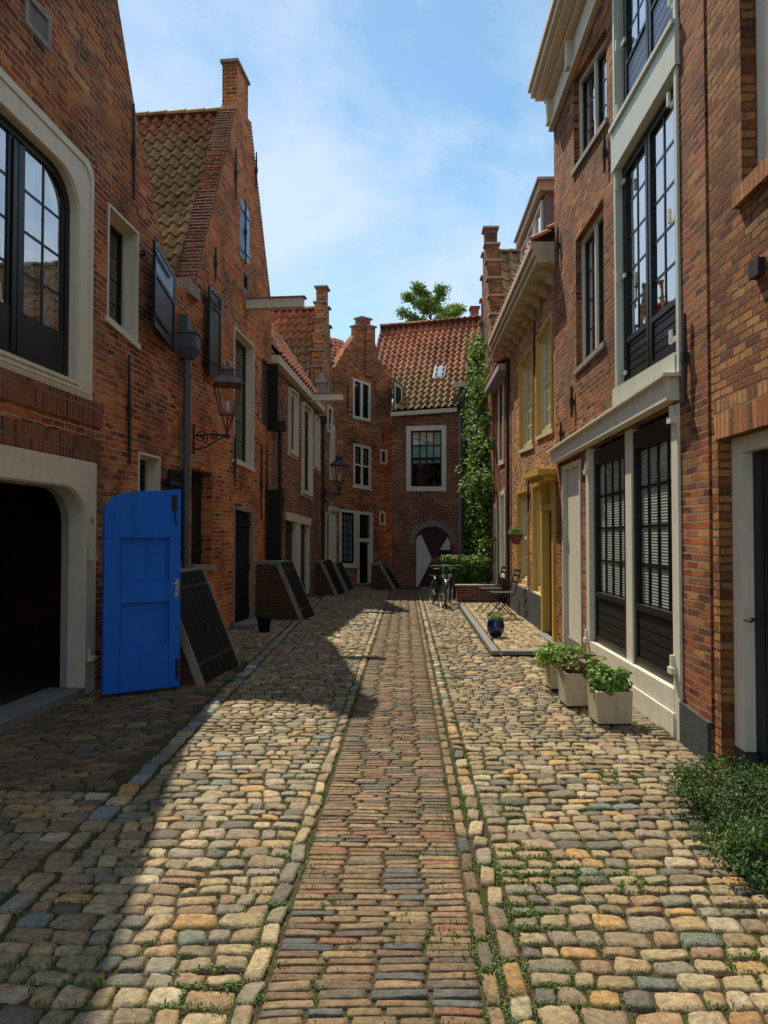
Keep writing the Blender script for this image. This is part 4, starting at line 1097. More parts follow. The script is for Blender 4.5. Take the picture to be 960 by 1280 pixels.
# ================================================================== R2 yellow windows
w = W['R2']
h = thing('row_house', 'brick house with ochre yellow window frames and door, bracketed cream eaves and a dormer', 'house', (2.5, 13, 0))
HT = 5.42
qA = Quad(w, 650.5, 455, 563, 667, 429, 556); qB = Quad(w, 672, 423, 546, 691, 388, 536)
qC = Quad(w, 648, 616, 729, 661, 611, 733); qD_ = Quad(w, 667.5, 608, 738, 678.5, 601, 744)
qDr = Quad(w, 680, 598, 790, 695.5, 594, 792); qDr.zb0 = qDr.zb1 = .07; qDr.H = qDr.zt0 - .07
front_wall(h, w, [(0, -.05), (w.len, -.05), (w.len, HT), (0, HT)], [q.hole() for q in (qA, qB, qC, qD_, qDr)], M['brickY'])
body(h, w, [(0, -.05), (w.len, -.05), (w.len, HT), (0, HT)], M['brickDark'])
for q, r_ in ((qA, 5), (qB, 5), (qC, 4), (qD_, 4)):
    window(h, q, 'paleyellow', fw=.09, fd=-.03, fdep=.10, sash='white', sw=.05, cols=3, rows=r_, split=.5, sill='cream', mun=.03, glass='glassR')
    MB().ring(q, .03, -.05, .03, wb=0).build('window_lining', M['yellow'], h)
o = MB().ring(qDr, .10, -.12, .05, wb=0).qb(qDr, .1, .9, .79, .83, -.1, .04).build('door_frame', M['yellow'], h, label='ochre yellow door frame with fanlight')
boards(h, qDr.sub(.14, .86, 0, .79), 'black', -.1, -.06, 2, name='door')
MB().qp(qDr.sub(.14, .86, .83, .95), 0, 1, 0, 1, -.058).build('pane', M['glassR'], o)
MB().grid(qDr.sub(.14, .86, .83, .95), 3, 1, .03, -.05, -.03).build('glazing_bar', M['white'], o)
MB().qb(qDr, -.25, 1.25, 1.0, 1.035, 0, .30).qb(qDr, -.15, 1.15, .97, 1.0, 0, .2).build('door_canopy', M['yellow'], h)
MB().qb(qDr, 0, 1, -.04, 0, -.1, .12).build('doorstep', M['stone'], h)
# plinth
qpp = Quad(w, 638, 728, 777, 679, 744, 794); qpp.zb0 = qpp.zb1 = 0; qpp.u0 = w.len
z_ = .60; qpp.zt0 = qpp.zt1 = z_; MB().qb(qpp, 0, 1, 0, 1, 0, .03).build('plinth', M['plinth'], h)
mb = MB()
for z0, z1, d in ((-.06, .0, .06), (.0, .10, .30), (.10, .2, .34), (.2, .3, .38)):
    mb.prism(w, [(0.0, HT + z0), (w.len + .6, HT + z0), (w.len + .6, HT + z1 - .002), (0.0, HT + z1 - .002)], -.05, d)
cor = mb.build('eaves_cornice', M['ochre'], h)
mb = MB()
for k in range(9):
    u = .25 + k * .58
    P = [(0, 0), (.24, 0), (.24, -.05), (.20, -.10), (.12, -.10), (.08, -.2), (0, -.24)]
    n = len(P); v = [w.pt(u + e, HT - .0 + z, .0 + d) for e in (0, .09) for d, z in P]
    mb.add(v, [tuple(range(n)), tuple(range(n, 2*n))] + [(i, (i+1) % n, (i+1) % n + n, i + n) for i in range(n)])
mb.build('bracket', M['ochre'], cor)
inn = -Vector((w.n.x, w.n.y, 0))
a = w.pt(0, HT + .3, .3); b_ = w.pt(w.len, HT + .3, .3)
pantiles(h, a, b_ - a, inn * 2.6 + Vector((0, 0, 1.6)), 'red')
# dormer
def dq(Y0, Y1, z0, z1, d0, d1): return MB().prism(w, yz(w, [(Y0, z0), (Y1, z0), (Y1, z1), (Y0, z1)]), d0, d1)
dm = dq(11.95, 14.3, 5.75, 6.95, -1.6, -.05).build('dormer', paint('lilac_grey_boards', (.22, .19, .2), .7, .3), h)
dq(11.85, 14.4, 6.95, 7.10, -1.8, .06).build('fascia', M['ochre'], dm)
mb = dq(11.80, 14.45, 7.10, 7.14, -1.8, .10); mb.build('dormer_roof', M['lead'], dm)
for k in range(3):
    q = rect(w, 12.05 + k * .75, 12.7 + k * .75, 5.95, 6.88)
    o = MB().ring(q, .06, -.04, .0).build('dormer_window', M['white'], dm)
    MB().qp(q, .05, .95, .05, .95, -.032).build('pane', M['glassR'], dm) 
for px, a0, a1 in ((662.5, 600, 640), (670, 400, 470)): anchor(h, w, px, a0, a1)
# downpipe at party line
pp = w.pt(w.len - .03, 0, .05); MB().tube([(pp.x, pp.y, .1), (pp.x, pp.y, 5.3)], .035, 8).build('downpipe', M['redbrown'], h)

# ================================================================== R3
w = W['R3']
h = thing('row_house', 'narrow red brick house between the ivy and the yellow-framed house with tall white windows', 'house', (2.65, 17.2, 0))
qA = Quad(w, 624, 478, 582, 630.5, 470, 580); qB = Quad(w, 626, 615, 722, 632.5, 611, 724); qC = Quad(w, 618.5, 630, 735, 622, 628, 735)
qC.zb0 = qC.zb1 = .1
front_wall(h, w, [(0, -.05), (w.len, -.05), (w.len, 4.95), (0, 4.95)], [q.hole() for q in (qA, qB, qC)], M['brickR'])
body(h, w, [(0, -.05), (w.len, -.05), (w.len, 4.95), (0, 4.95)], M['brickDark'])
for q, r_ in ((qA, 4), (qB, 4), (qC, 4)): window(h, q, 'white', fw=.10, fd=.03, fdep=.12, sash='white', cols=2, rows=r_)
MB().prism(w, [(0, 4.97), (w.len, 4.97), (w.len, 5.1), (0, 5.1)], 0, .24).build('gutter', M['lead'], h)
a = w.pt(0, 5.1, .2); inn = -Vector((w.n.x, w.n.y, 0)); pantiles(h, a, w.pt(w.len, 5.1, .2) - a, inn * 2.6 + Vector((0, 0, 1.4)), 'red')

# ================================================================== R4 stepped gable
w = W['R4']
h = thing('stepped_gable_house', 'tall brown stepped-gable house rising behind the ivy on the right', 'house', (2.7, 20.5, 0))
st = stepped(18.6, 5.9, 20.55, 9.75, 22.4, 5.9, 6, .42)
qs = [rect(w, 20.2, 20.9, 6.2, 7.3)]
front_wall(h, w, yz(w, [(18.6, -.05), (22.4, -.05)] + list(reversed(st))), [q.hole() for q in qs], M['brickR'], thick=.32)
caps(h, w, st, 'brickDark', .32)
window(h, qs[0], 'white', cols=2, rows=3)
body(h, w, yz(w, [(18.61, -.05), (22.39, -.05), (22.39, 5.6), (20.55, 9.0), (18.61, 5.6)]), M['brickDark'], d0=-.32)
inn = -Vector((w.n.x, w.n.y, 0))
p0 = w.pt(w.yu(18.5), 5.45, -.33); p1 = w.pt(w.yu(20.55), 9.15, -.33)
pantiles(h, p0, inn * 5.6, p1 - p0, 'brown', pal2='red', tw=.27, th=.34)
p2 = w.pt(w.yu(22.5), 5.45, -.33); pantiles(h, p2, inn * 5.6, p1 - p2, 'red')
ridge_tiles(h, p1, p1 + inn * 5.6, pal='brown')
anchor(h, w, 604, 380, 430)
# chimney behind
mb = MB(); mb.box((3.12, 26.3, 8.3), (.26, .4, 2.0)); mb.box((3.12, 26.3, 9.33), (.34, .48, .06)); c_ = mb.build('chimney', M['brickDark'], h, uvw=w)

# ================================================================== ground
g = MB(); g.add([(-150, -150, 0), (150, -150, 0), (150, 250, 0), (-150, 250, 0)], [(0, 1, 2, 3)])
struct(g.build('ground', M['ground']))
def leftx(Y):
    if Y < 10.47: return lx(Y)
    if Y < 15.2: return -2.75 + .107 * (Y - 10.47)
    return -2.244 + .1157 * (Y - 15.2)
def rightx(Y): return rx(Y) if Y < 10.74 else r2x(Y)
def sL(Y): return -.50 + .032 * Y
def sR(Y): return .27 + .026 * Y
KX0, KY0, KX1, KY1 = 1.385, 9.9, 1.62, 16.9
def kerbx(Y): return KX0 + (KX1 - KX0) * (Y - KY0) / (KY1 - KY0)
def wob(x, y, s=1.0): return noise.noise(Vector((x * .9, y * .9, s))) * .05 + noise.noise(Vector((x * 2.7, y * 2.7, s + 9))) * .02
rng = random.Random(11)
COB = [((.28,.21,.11), 6), ((.34,.26,.145), 4), ((.21,.16,.09), 5), ((.30,.20,.10), 3), ((.21,.18,.12), 4), ((.12,.105,.075), 3), ((.36,.22,.08), 1.3), ((.15,.165,.13), .8), ((.38,.31,.19), 1.8), ((.24,.15,.085), 1.6)]
PBK = [((.19,.125,.068), 5), ((.15,.10,.058), 5), ((.23,.155,.082), 4), ((.12,.095,.068), 3), ((.22,.10,.055), 1.6), ((.26,.18,.10), 1.2), ((.10,.10,.085), 1.8)]
YBK = [((.40,.31,.17), 4), ((.46,.36,.2), 3), ((.34,.26,.15), 3)]
GUT = [((.18,.19,.17), 3), ((.22,.215,.18), 3), ((.26,.24,.18), 3), ((.13,.165,.175), .7)]
STONES = {}
def pick(P):
    c = rng.choices([p[0] for p in P], [p[1] for p in P])[0]; k = rng.uniform(.76, 1.12)
    return tuple(x * k * rng.uniform(.96, 1.04) for x in c)
def stone(mb, cx, cy, w_, l_, ang, hgt, col, dist, pw=4.0, rnd=.55, z0=0.0, tiltk=None):
    tiltk = hgt * (.30 if rnd > .4 else .12)
    STONES.setdefault((int(cx // .25), int(cy // .25)), []).append((cx, cy, ang, w_ / 2, l_ / 2))
    e = .90 if rnd > .5 else .94
    if dist < 6: S_ = [-1, -e, -.62, -.22, .22, .62, e, 1]; T_ = [-1, -e, -.45, 0, .45, e, 1]
    elif dist < 11: S_ = [-1, -e, -.35, .35, e, 1]; T_ = [-1, -e, 0, e, 1]
    else: S_ = [-1, -e + .1, e - .1, 1]; T_ = [-1, -e + .1, e - .1, 1]
    nu, nv = len(S_) - 1, len(T_) - 1
    vs = []; ca, sa = math.cos(ang), math.sin(ang); seed = rng.uniform(0, 100)
    tx, ty = rng.uniform(-tiltk, tiltk) , rng.uniform(-tiltk, tiltk)
    skew = rng.uniform(-.3, .3)*rnd; taper = rng.uniform(-.34, .34) * rnd
    for t in T_:
        for s in S_:
            k = rnd * .30
            x = s * math.sqrt(max(0, 1 - k * t * t)); y = t * math.sqrt(max(0, 1 - k * s * s)) * (1 + taper * s)
            m = max(abs(s), abs(t))
            hz = hgt * (1 - .22 * s * s * rnd - .3 * t * t * rnd) if m < 1 else 0
            if m < 1: hz += hgt * (.12 + .3 * rnd) * noise.noise(Vector((x * 1.6 + seed, y * 1.6, seed))) + tx * x + ty * y
            else: hz = -.014
            X = x * w_ / 2 * (1 + .22 * rnd * noise.noise(Vector((s * 1.7 + seed, t * 1.7, 3)))) + skew * y * l_ / 2
            Y = y * l_ / 2 * (1 + .30 * rnd * noise.noise(Vector((s * 1.7, t * 1.7 + seed, 8))))
            vs.append((cx + X * ca - Y * sa, cy + X * sa + Y * ca, z0 + hz))
    fs = [(j*(nu+1)+i, j*(nu+1)+i+1, (j+1)*(nu+1)+i+1, (j+1)*(nu+1)+i) for j in range(nv) for i in range(nu)]
    mb.add(vs, fs, col)
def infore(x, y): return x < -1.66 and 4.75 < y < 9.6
def lay(mb, y0, y1, spans, rowh, width, pal, hgt, rnd=.6, gap=.016, skip=None, z0=0.0, wobk=1.0, pw=4.0):
    y = y0
    while y < y1:
        rh = rowh * rng.uniform(1 - .36 * rnd, 1 + .36 * rnd)
        yc = y + rh / 2
        for a, b in spans(yc):
            L_ = b - a
            if L_ < .06: continue
            x = a; ws = []
            while x < b: 
                ww = width * (rng.choice((rng.uniform(.55, .9), rng.uniform(.8, 1.25), rng.uniform(1.1, 1.65))) if rnd > .4 else rng.uniform(.8, 1.15)); ws.append(ww); x += ww
            k = L_ / sum(ws); x = a
            for ww in ws:
                ww *= k; cx = x + ww / 2; x += ww
                yy = yc + wob(cx, yc) * wobk
                if skip and skip(cx, yy): continue
                if cx - ww / 2 < leftx(yy) - .05: continue
                sl = (wob(cx + .08, yc) - wob(cx - .08, yc)) / .16 * wobk
                g_ = gap * rng.uniform(.6, 1.6)
                stone(mb, cx, yy + rng.uniform(-.007, .007) * rnd, ww - g_, (rh - g_ * rng.uniform(.6, 1.2)) * rng.uniform(1 - .30 * rnd, 1.06), math.atan(sl) + rng.uniform(-.16, .16) * rnd, hgt * rng.uniform(.75, 1.25), pick(pal), yy, pw, rnd, z0)
        y += rh
def spans_c(Y):
    out = [(leftx(Y) + .02, -1.66), (-1.50, sL(Y) - .09)]
    r_ = rightx(Y) - .03
    if KY0 - .02 < Y < KY1: r_ = kerbx(Y) - .0
    out.append((sR(Y) + .075 + .10, r_))
    return out
cob = MB()
lay(cob, 1.6, 10.0, spans_c, .101, .126, COB, .016, .6, .006, skip=infore)
lay(cob, 10.0, 22.6, spans_c, .105, .135, COB, .017, .5, .007, skip=lambda x, y: y > 22.25 + (x + 1.4) * .9 and x < .2)
# pale border stones left and right of the brick strip
for off, ww, fn, pl in ((-.050, .075, sL, COB), (.075 + .05, .085, sR, COB)):
    y = 1.6
    while y < 21.5:
        l_ = rng.uniform(.13, .24); 
        stone(cob, fn(y) + off + rng.uniform(-.006, .006), y + l_ / 2, ww - .008 + rng.uniform(-.012, .006), l_ - .008, -.03 + rng.uniform(-.05, .05), .022, pick(pl), y, 4, .5); y += l_
# gutter line of bluish stones on the left
y = 1.6
while y < 18.5:
    l_ = rng.uniform(.13, .26)
    stone(cob, -1.58 + rng.uniform(-.008, .008), y + l_ / 2, .135 + rng.uniform(-.04, .01), l_ - .01, rng.uniform(-.10, .10), .016, pick(GUT if rng.random() < .45 else COB), y, 5, .55)
    y += l_
struct(cob.build('cobblestone_street', M['cobble'], smooth=True, recalc=False))
# brick strip
bs = MB()
lay(bs, 1.6, 21.8, lambda Y: [(sL(Y) - .0, sR(Y))], .051, .195, PBK, .011, .3, .006, wobk=.6, pw=8.0)
y = 1.6
while y < 21.5:
    stone(bs, sR(y) + .036, y + .1, .052, .19, -.026, .016, pick(PBK), y, 8, .25); y += .205
struct(bs.build('brick_path', M['pbrick'], smooth=True, recalc=False))
# forecourt bricks, laid diagonally before the gateway
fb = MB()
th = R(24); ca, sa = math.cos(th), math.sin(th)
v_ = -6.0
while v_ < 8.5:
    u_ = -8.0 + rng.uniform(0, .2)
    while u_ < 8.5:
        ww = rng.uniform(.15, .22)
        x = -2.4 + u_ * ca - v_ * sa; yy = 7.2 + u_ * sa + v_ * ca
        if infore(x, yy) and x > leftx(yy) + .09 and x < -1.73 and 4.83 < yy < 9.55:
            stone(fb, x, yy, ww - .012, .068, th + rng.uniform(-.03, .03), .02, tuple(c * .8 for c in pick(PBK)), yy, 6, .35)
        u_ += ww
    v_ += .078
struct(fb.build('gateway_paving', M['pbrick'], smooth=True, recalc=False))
# raised pavement on the right
pv = MB()
poly = [(KX0, KY0), (rightx(KY0) + .02, KY0 - .0), (rightx(KY1) + .02, KY1), (kerbx(KY1), KY1)]
pv.add([(x, y, .03) for x, y in poly] + [(x, y, -.02) for x, y in poly], [(0, 1, 2, 3)] + [(i, (i+1) % 4, (i+1) % 4 + 4, i + 4) for i in range(4)])
struct(pv.build('pavement_bed', M['ground']))
pk = MB()
lay(pk, KY0 + .14, KY1, lambda Y: [(kerbx(Y) + .14, rightx(Y) - .01)], .075, .15, YBK, .018, .3, .01, z0=.05, wobk=.3, pw=6)
struct(pk.build('pavement_bricks', M['pbrick'], smooth=True, recalc=False))
kb = MB(); y = KY0
while y < KY1:
    L_ = rng.uniform(.75, 1.0); L_ = min(L_, KY1 - y + .001)
    x0, x1 = kerbx(y), kerbx(y + L_ - .01)
    kb.hexa([Vector(p) for p in ((x0, y, 0), (x0 + .10, y, 0), (x1 + .10, y + L_ - .012, 0), (x1, y + L_ - .012, 0), (x0, y, .085), (x0 + .10, y, .085), (x1 + .10, y + L_ - .012, .085), (x1, y + L_ - .012, .085))]); y += L_
x = KX0 + .13
while x < rightx(KY0) - .03:
    L_ = min(.45, rightx(KY0) - x); kb.hexa([Vector(p) for zz in (0, .084) for p in ((x + .006, KY0, zz), (x + L_ - .006, KY0, zz), (x + L_ - .006, KY0 + .13, zz), (x + .006, KY0 + .13, zz))]); x += L_
struct(kb.build('kerb', M['stone'], bevel=.012))

# ================================================================== vegetation
GREEN = [(.17,.34,.04), (.12,.26,.035), (.24,.42,.07), (.08,.18,.025), (.15,.28,.05)]
DARKG = [(.035,.085,.015), (.055,.12,.018), (.022,.055,.012), (.08,.16,.03), (.042,.09,.02)]
IVY = [(.10,.20,.025), (.17,.30,.045), (.07,.14,.022), (.25,.38,.06), (.045,.09,.018)]
def leaf_at(mb, p, n, size, col, asp=.6):
    n = n.normalized(); a = n.cross(Vector((random.uniform(-1, 1), random.uniform(-1, 1), random.uniform(-1, 1)))).normalized(); b = n.cross(a)
    l = size * random.uniform(.7, 1.3); w_ = l * asp
    mb.add([p - a * l * .5, p + b * w_ * .5 + n * l * .08, p + a * l * .5 - n * l * .1, p - b * w_ * .5 + n * l * .08], [(0, 1, 2), (0, 2, 3)], col)
def blob(mb, c, r, n, size, pal, shell=.55, lump=.3, zmin=None, asp=.6, sd=0.0):
    c = Vector(c)
    for _ in range(n):
        d = Vector((random.gauss(0, 1), random.gauss(0, 1), random.gauss(0, 1))).normalized()
        k = 1 + lump * noise.noise(d * 2.2 + Vector((sd, sd, sd))) * 1.6
        rr = k * (shell + (1 - shell) * random.random() ** .5)
        p = c + Vector((d.x * r[0], d.y * r[1], d.z * r[2])) * rr
        if zmin is not None and p.z < zmin: continue
        nn = (d + Vector((random.uniform(-.8, .8), random.uniform(-.8, .8), random.uniform(-.2, 1.0)))).normalized()
        cc = random.choice(pal); q = random.uniform(.75, 1.25)
        leaf_at(mb, p, nn, size, tuple(x * q for x in cc), asp)
# shrub bottom right
sh = thing('shrub', 'low dark green shrub spilling over the cobbles at the foot of the near right wall', 'shrub', (1.95, 4.0, 0))
mb = MB()
SG = DARKG + [(.09,.19,.03), (.13,.24,.04)]
blob(mb, (2.06, 4.25, .10), (.38, .45, .18), 6000, .028, DARKG, .4, .45, .005, .45, 1)
blob(mb, (1.98, 3.60, .10), (.38, .48, .17), 6500, .028, DARKG, .4, .45, .005, .45, 5)
for k in range(42):
    a = random.uniform(0, 6.28); c = Vector((2.0 + .36 * math.cos(a), 3.9 + .80 * math.sin(a), random.uniform(.06, .24)))
    blob(mb, c, (.11, .11, .07), 150, random.choice((.022, .028, .034)), SG, .2, .5, .005, .42, k)
mb.build('foliage', M['leaf'], sh, recalc=False)
mb = MB()
for k in range(40):
    a = random.uniform(0, 6.28); r_ = random.uniform(.2, .42)
    b0 = Vector((2.0, 3.9 + random.uniform(-.6, .6), .0)); mb.tube([b0, b0 + Vector((math.cos(a) * r_ * .5, math.sin(a) * r_ * .5, .2)), b0 + Vector((math.cos(a) * r_, math.sin(a) * r_ , random.uniform(.16, .30)))], [.006, .004, .002], 4)
mb.build('branches', M['wood'], sh)
# planters
def planter(px, yb, wd, ht, lab, plab, pal, dep=None, sprawl=1.0, n=900, seed=0, rot=.0, cat='planter'):
    c = gnd(px, yb); dep = dep or wd
    c.y += dep / 2
    t = thing('planter', lab, 'planter', c, 'square beige planters along the right wall')
    x, y = c.x, c.y
    mb = MB(); k = .93; th = .025
    def bx(s0, z0, s1, z1): return [Vector((x + dx * s0 * wd / 2, y + dy * s0 * dep / 2, z0)) for dx, dy in ((-1,-1),(1,-1),(1,1),(-1,1))] + [Vector((x + dx * s1 * wd / 2, y + dy * s1 * dep / 2, z1)) for dx, dy in ((-1,-1),(1,-1),(1,1),(-1,1))]
    o8 = bx(k, .035, 1, ht + .03); i8 = bx(1 - .14, ht - .05, 1 - .14, ht + .03)
    vs = o8 + i8
    mb.add(vs, [(0,1,2,3), (0,1,5,4), (1,2,6,5), (2,3,7,6), (3,0,4,7), (4,5,13,12), (5,6,14,13), (6,7,15,14), (7,4,12,15), (8,9,13,12), (9,10,14,13), (10,11,15,14), (11,8,12,15)])
    mb.build('box', M['planter'], t, bevel=.006)
    MB().box((x, y, ht - .03), (wd * .84, dep * .84, .03)).build('soil', M['soil'], t)
    mb = MB()
    for dx, dy in ((-1,-1),(1,-1),(1,1),(-1,1)): mb.box((x + dx * wd * .36, y + dy * dep * .36, .022), (.05, .05, .04))
    mb.build('foot', M['iron'], t)
    p = thing('potted_plant', plab, 'plant', (x, y, ht), 'plants in the square planters')
    mb = MB(); random.seed(seed)
    blob(mb, (x, y, ht + .07), (wd * .48 * sprawl, dep * .48 * sprawl, .12), n, .045, pal, .3, .5, ht - .03, .8, seed)
    for q in range(14):
        a = random.uniform(0, 6.28); rr = wd * .42 * sprawl * random.uniform(.5, 1.1)
        blob(mb, (x + math.cos(a) * rr, y + math.sin(a) * rr, ht + .05 + random.uniform(0, .12)), (.06, .06, .045), 60, .04, pal, .2, .4, ht - .08, .8, q)
    mb.build('foliage', M['leaf'], p, recalc=False)
    mb = MB()
    for q in range(14):
        a = random.uniform(0, 6.28); rr = wd * .4 * sprawl; mb.tube([(x, y, ht - .03), (x + math.cos(a) * rr * .5, y + math.sin(a) * rr * .5, ht + .07), (x + math.cos(a) * rr, y + math.sin(a) * rr, ht + .09)], [.005, .004, .002], 4)
    mb.build('stem', M['wood'], p)
planter(769, 911, .30, .27, 'nearest square beige planter with fresh green leafy plant', 'compact bright green leafy plant in the nearest planter', GREEN, n=1500, seed=3)
planter(729, 888, .32, .30, 'middle square beige planter holding a sparse reddish plant', 'straggly green and reddish-brown plant in the middle planter', GREEN[:2] + [(.20,.09,.04), (.24,.14,.06), (.16,.10,.05)], sprawl=1.35, n=800, seed=5)
planter(704, 866, .26, .27, 'farthest square beige planter overflowing with light green leaves', 'light green trailing plant spreading over the farthest planter', [(.22,.36,.05), (.30,.46,.08), (.14,.27,.035)], sprawl=1.9, n=1100, seed=8)
random.seed(21)
# blue pot
c = gnd(621, 797, .07)
t = thing('flower_pot', 'glazed cobalt blue round pot on the raised pavement', 'flower pot', (c.x, c.y + .11, .07))
cx, cy = c.x, c.y + .11
mb = MB().lathe((cx, cy, .07), [(.07, .0), (.095, .03), (.125, .10), (.13, .16), (.115, .22), (.105, .245), (.118, .26), (.118, .27), (.10, .27), (.098, .235), (.0, .23)], 24, cap=False); mb.build('pot', M['bluepot'], t, smooth=True)
MB().lathe((cx, cy, .07), [(.0, .236), (.097, .236)], 16, cap=False).build('soil', M['soil'], t)
p = thing('potted_plant', 'small spiky green plant in the cobalt blue pot', 'plant', (cx, cy, .3))
mb = MB(); blob(mb, (cx, cy, .35), (.11, .11, .06), 330, .035, GREEN, .2, .5, .28, .6); mb.build('foliage', M['leaf'], p, recalc=False)
# dark pot left by the hatch
c = gnd(329, 792); t = thing('flower_pot', 'dark empty flower pot by the brick hatch on the left', 'flower pot', (c.x, c.y + .1, 0))
MB().lathe((c.x, c.y + .1, 0), [(.08, .0), (.11, .22), (.125, .22), (.125, .27), (.105, .27), (.10, .2), (0, .2)], 18, cap=False).build('pot', M['blackmat'], t, smooth=True)
mb = MB(); blob(mb, (c.x, c.y + .1, .28), (.08, .08, .05), 120, .03, DARKG); mb.build('foliage', M['leaf'], t, recalc=False)
# wall pot on R2
w = W['R2']; u, z = w.hit(654, 672); c = w.pt(u, z, .13)
t = thing('hanging_pot', 'dark red pot with green plant hung on the wall between the yellow windows', 'flower pot', c)
MB().lathe(c, [(.05, -.12), (.10, -.06), (.13, .05), (.14, .06), (.12, .065), (.1, .03), (0, .03)], 18, cap=False).build('pot', M['terracotta'], t, smooth=True)
mb = MB().tube([c + Vector((.13, 0, .05)), c + Vector((0, 0, .055))], .008, 5); mb.build('bracket', M['iron'], t)
mb = MB(); blob(mb, c + Vector((0, 0, .12)), (.13, .14, .10), 350, .04, GREEN, .2, .4); mb.build('foliage', M['leaf'], t, recalc=False)
# ivy on R4/R3 front
iv = thing('ivy', 'climbing ivy covering the wall in a tall bright green column beside the brick gable', 'ivy', (2.6, 19.8, 0))
w = W['R4']; mb = MB()
def ivy_blob(px, py, rw, rh, n, Y=None, dth=.28):
    u, z = w.hit(px, py); c = w.pt(u, z, .16)
    blob(mb, c, (dth, rw, rh), n, .09, IVY, .45, .5, 0.02, .85, px + py)
for (px, py, rw, rh, n, dt) in ((604, 440, .35, .45, 500, .2), (601, 470, .45, .6, 800, .25), (601, 505, .6, .6, 1100, .3), (604, 535, .8, .6, 1200, .35), (600, 560, .5, .5, 700, .3), (603, 590, .7, .55, 1300, .45), (607, 612, .8, .5, 1300, .5),
                                (602, 640, .7, .6, 1100, .3), (600, 675, .6, .6, 900, .25), (598, 705, .6, .5, 700, .25), (602, 725, .7, .4, 600, .25), (597, 455, .3, .4, 250, .15), (613, 605, .5, .5, 700, .45), (608, 550, .7, .6, 900, .3), (608, 580, .8, .6, 900, .35), (608, 640, .8, .7, 1200, .35), (606, 675, .8, .7, 1200, .3), (604, 710, .8, .7, 1100, .3), (610, 735, .8, .5, 700, .3), (606, 490, .7, .6, 700, .25)):
    ivy_blob(px, py, rw, rh, n, None, dt)
for k in range(34):
    ivy_blob(random.uniform(592, 622), random.uniform(425, 735), random.uniform(.1, .3), random.uniform(.15, .4), 90, None, random.uniform(.15, .5))
mb.build('foliage', M['leaf'], iv, recalc=False)
mb = MB()
for k in range(7):
    Y = 19.2 + k * .35; pts = [w.pt(w.yu(Y + .12 * math.sin(j * 1.3 + k)), j * .8, .02) for j in range(7 if k < 5 else 5)]; mb.tube(pts, [.03 - .004 * j for j in range(len(pts))], 5)
mb.build('stem', M['wood'], iv)
# hedge, in a low brick bed
hd = thing('hedge', 'clipped bushy hedge behind the parked bicycles', 'hedge', (1.75, 18.9, 0))
mb = MB()
for cx in (1.55, 1.9, 2.2): blob(mb, (cx, 18.9, .52), (.34, .45, .50), 1700, .06, DARKG + [(.10,.2,.03)], .6, .25, .03, .7, cx)
for cx in (1.5, 1.75, 2.0, 2.25): blob(mb, (cx, 18.9, .92), (.22, .35, .14), 500, .06, IVY, .2, .4, .03, .7, cx)
mb.build('foliage', M['leaf'], hd, recalc=False)
MB().tube([(1.75, 18.9, 0), (1.75, 18.9, .8)], [.04, .02], 6).build('stem', M['wood'], hd)
bd = thing('garden_wall', 'low dark brick wall with pale stone top before the hedge', 'wall', (2.15, 17.8, 0))
wg = Wall((1.68, 17.75), (2.66, 17.75), 'B')
MB().prism(wg, [(0, 0), (.98, 0), (.98, .36), (0, .36)], -.25, 0).build('wall', M['brickDark'], bd, uvw=wg)
MB().prism(wg, [(-.04, .36), (.99, .36), (.99, .40), (-.04, .40)], -.28, .04).build('coping', M['sill'], bd, bevel=.006)
# tree beyond the end house
def tree(loc, H, cr, lab, n, seed):
    random.seed(seed); x, y = loc
    t = thing('tree', lab, 'tree', (x, y, 0))
    mb = MB(); mb.tube([(x, y, 0), (x + .1, y, H * .4), (x - .05, y, H * .7), (x + .05, y, H * .97)], [.22, .17, .10, .02], 8)
    ends = []
    for k in range(34):
        f = .55 + .43 * k / 33; a = k * 2.4; rr = cr * (1.15 - abs(f - .72) * 2.1) * random.uniform(.65, 1.15)
        b0 = Vector((x, y, H * f - .35)); e = b0 + Vector((math.cos(a) * rr, math.sin(a) * rr, random.uniform(.3, .9)))
        mb.tube([b0, (b0 + e) / 2 + Vector((0, 0, .12)), e], [.05, .03, .01], 5); ends.append((b0, e))
    mb.build('trunk', M['wood'], t)
    mb = MB()
    for b0, e in ends:
        for f in (.45, .7, .9, 1.05):
            p = b0.lerp(e, f) + Vector((random.uniform(-.12, .12), random.uniform(-.12, .12), random.uniform(-.1, .1)))
            blob(mb, p, (.36, .36, .26), n, .13, [(.13,.24,.03), (.19,.32,.045), (.09,.17,.025), (.26,.38,.06)], .2, .5, None, .6, f + e.x)
    mb.build('crown', M['leaf'], t, recalc=False)
p = at(538, 400, 36.0)
tree((p.x, p.y), at(538, 360, 36).z, 1.9, 'green leafy tree top rising behind the red tiled roof', 190, 4)
random.seed(33)
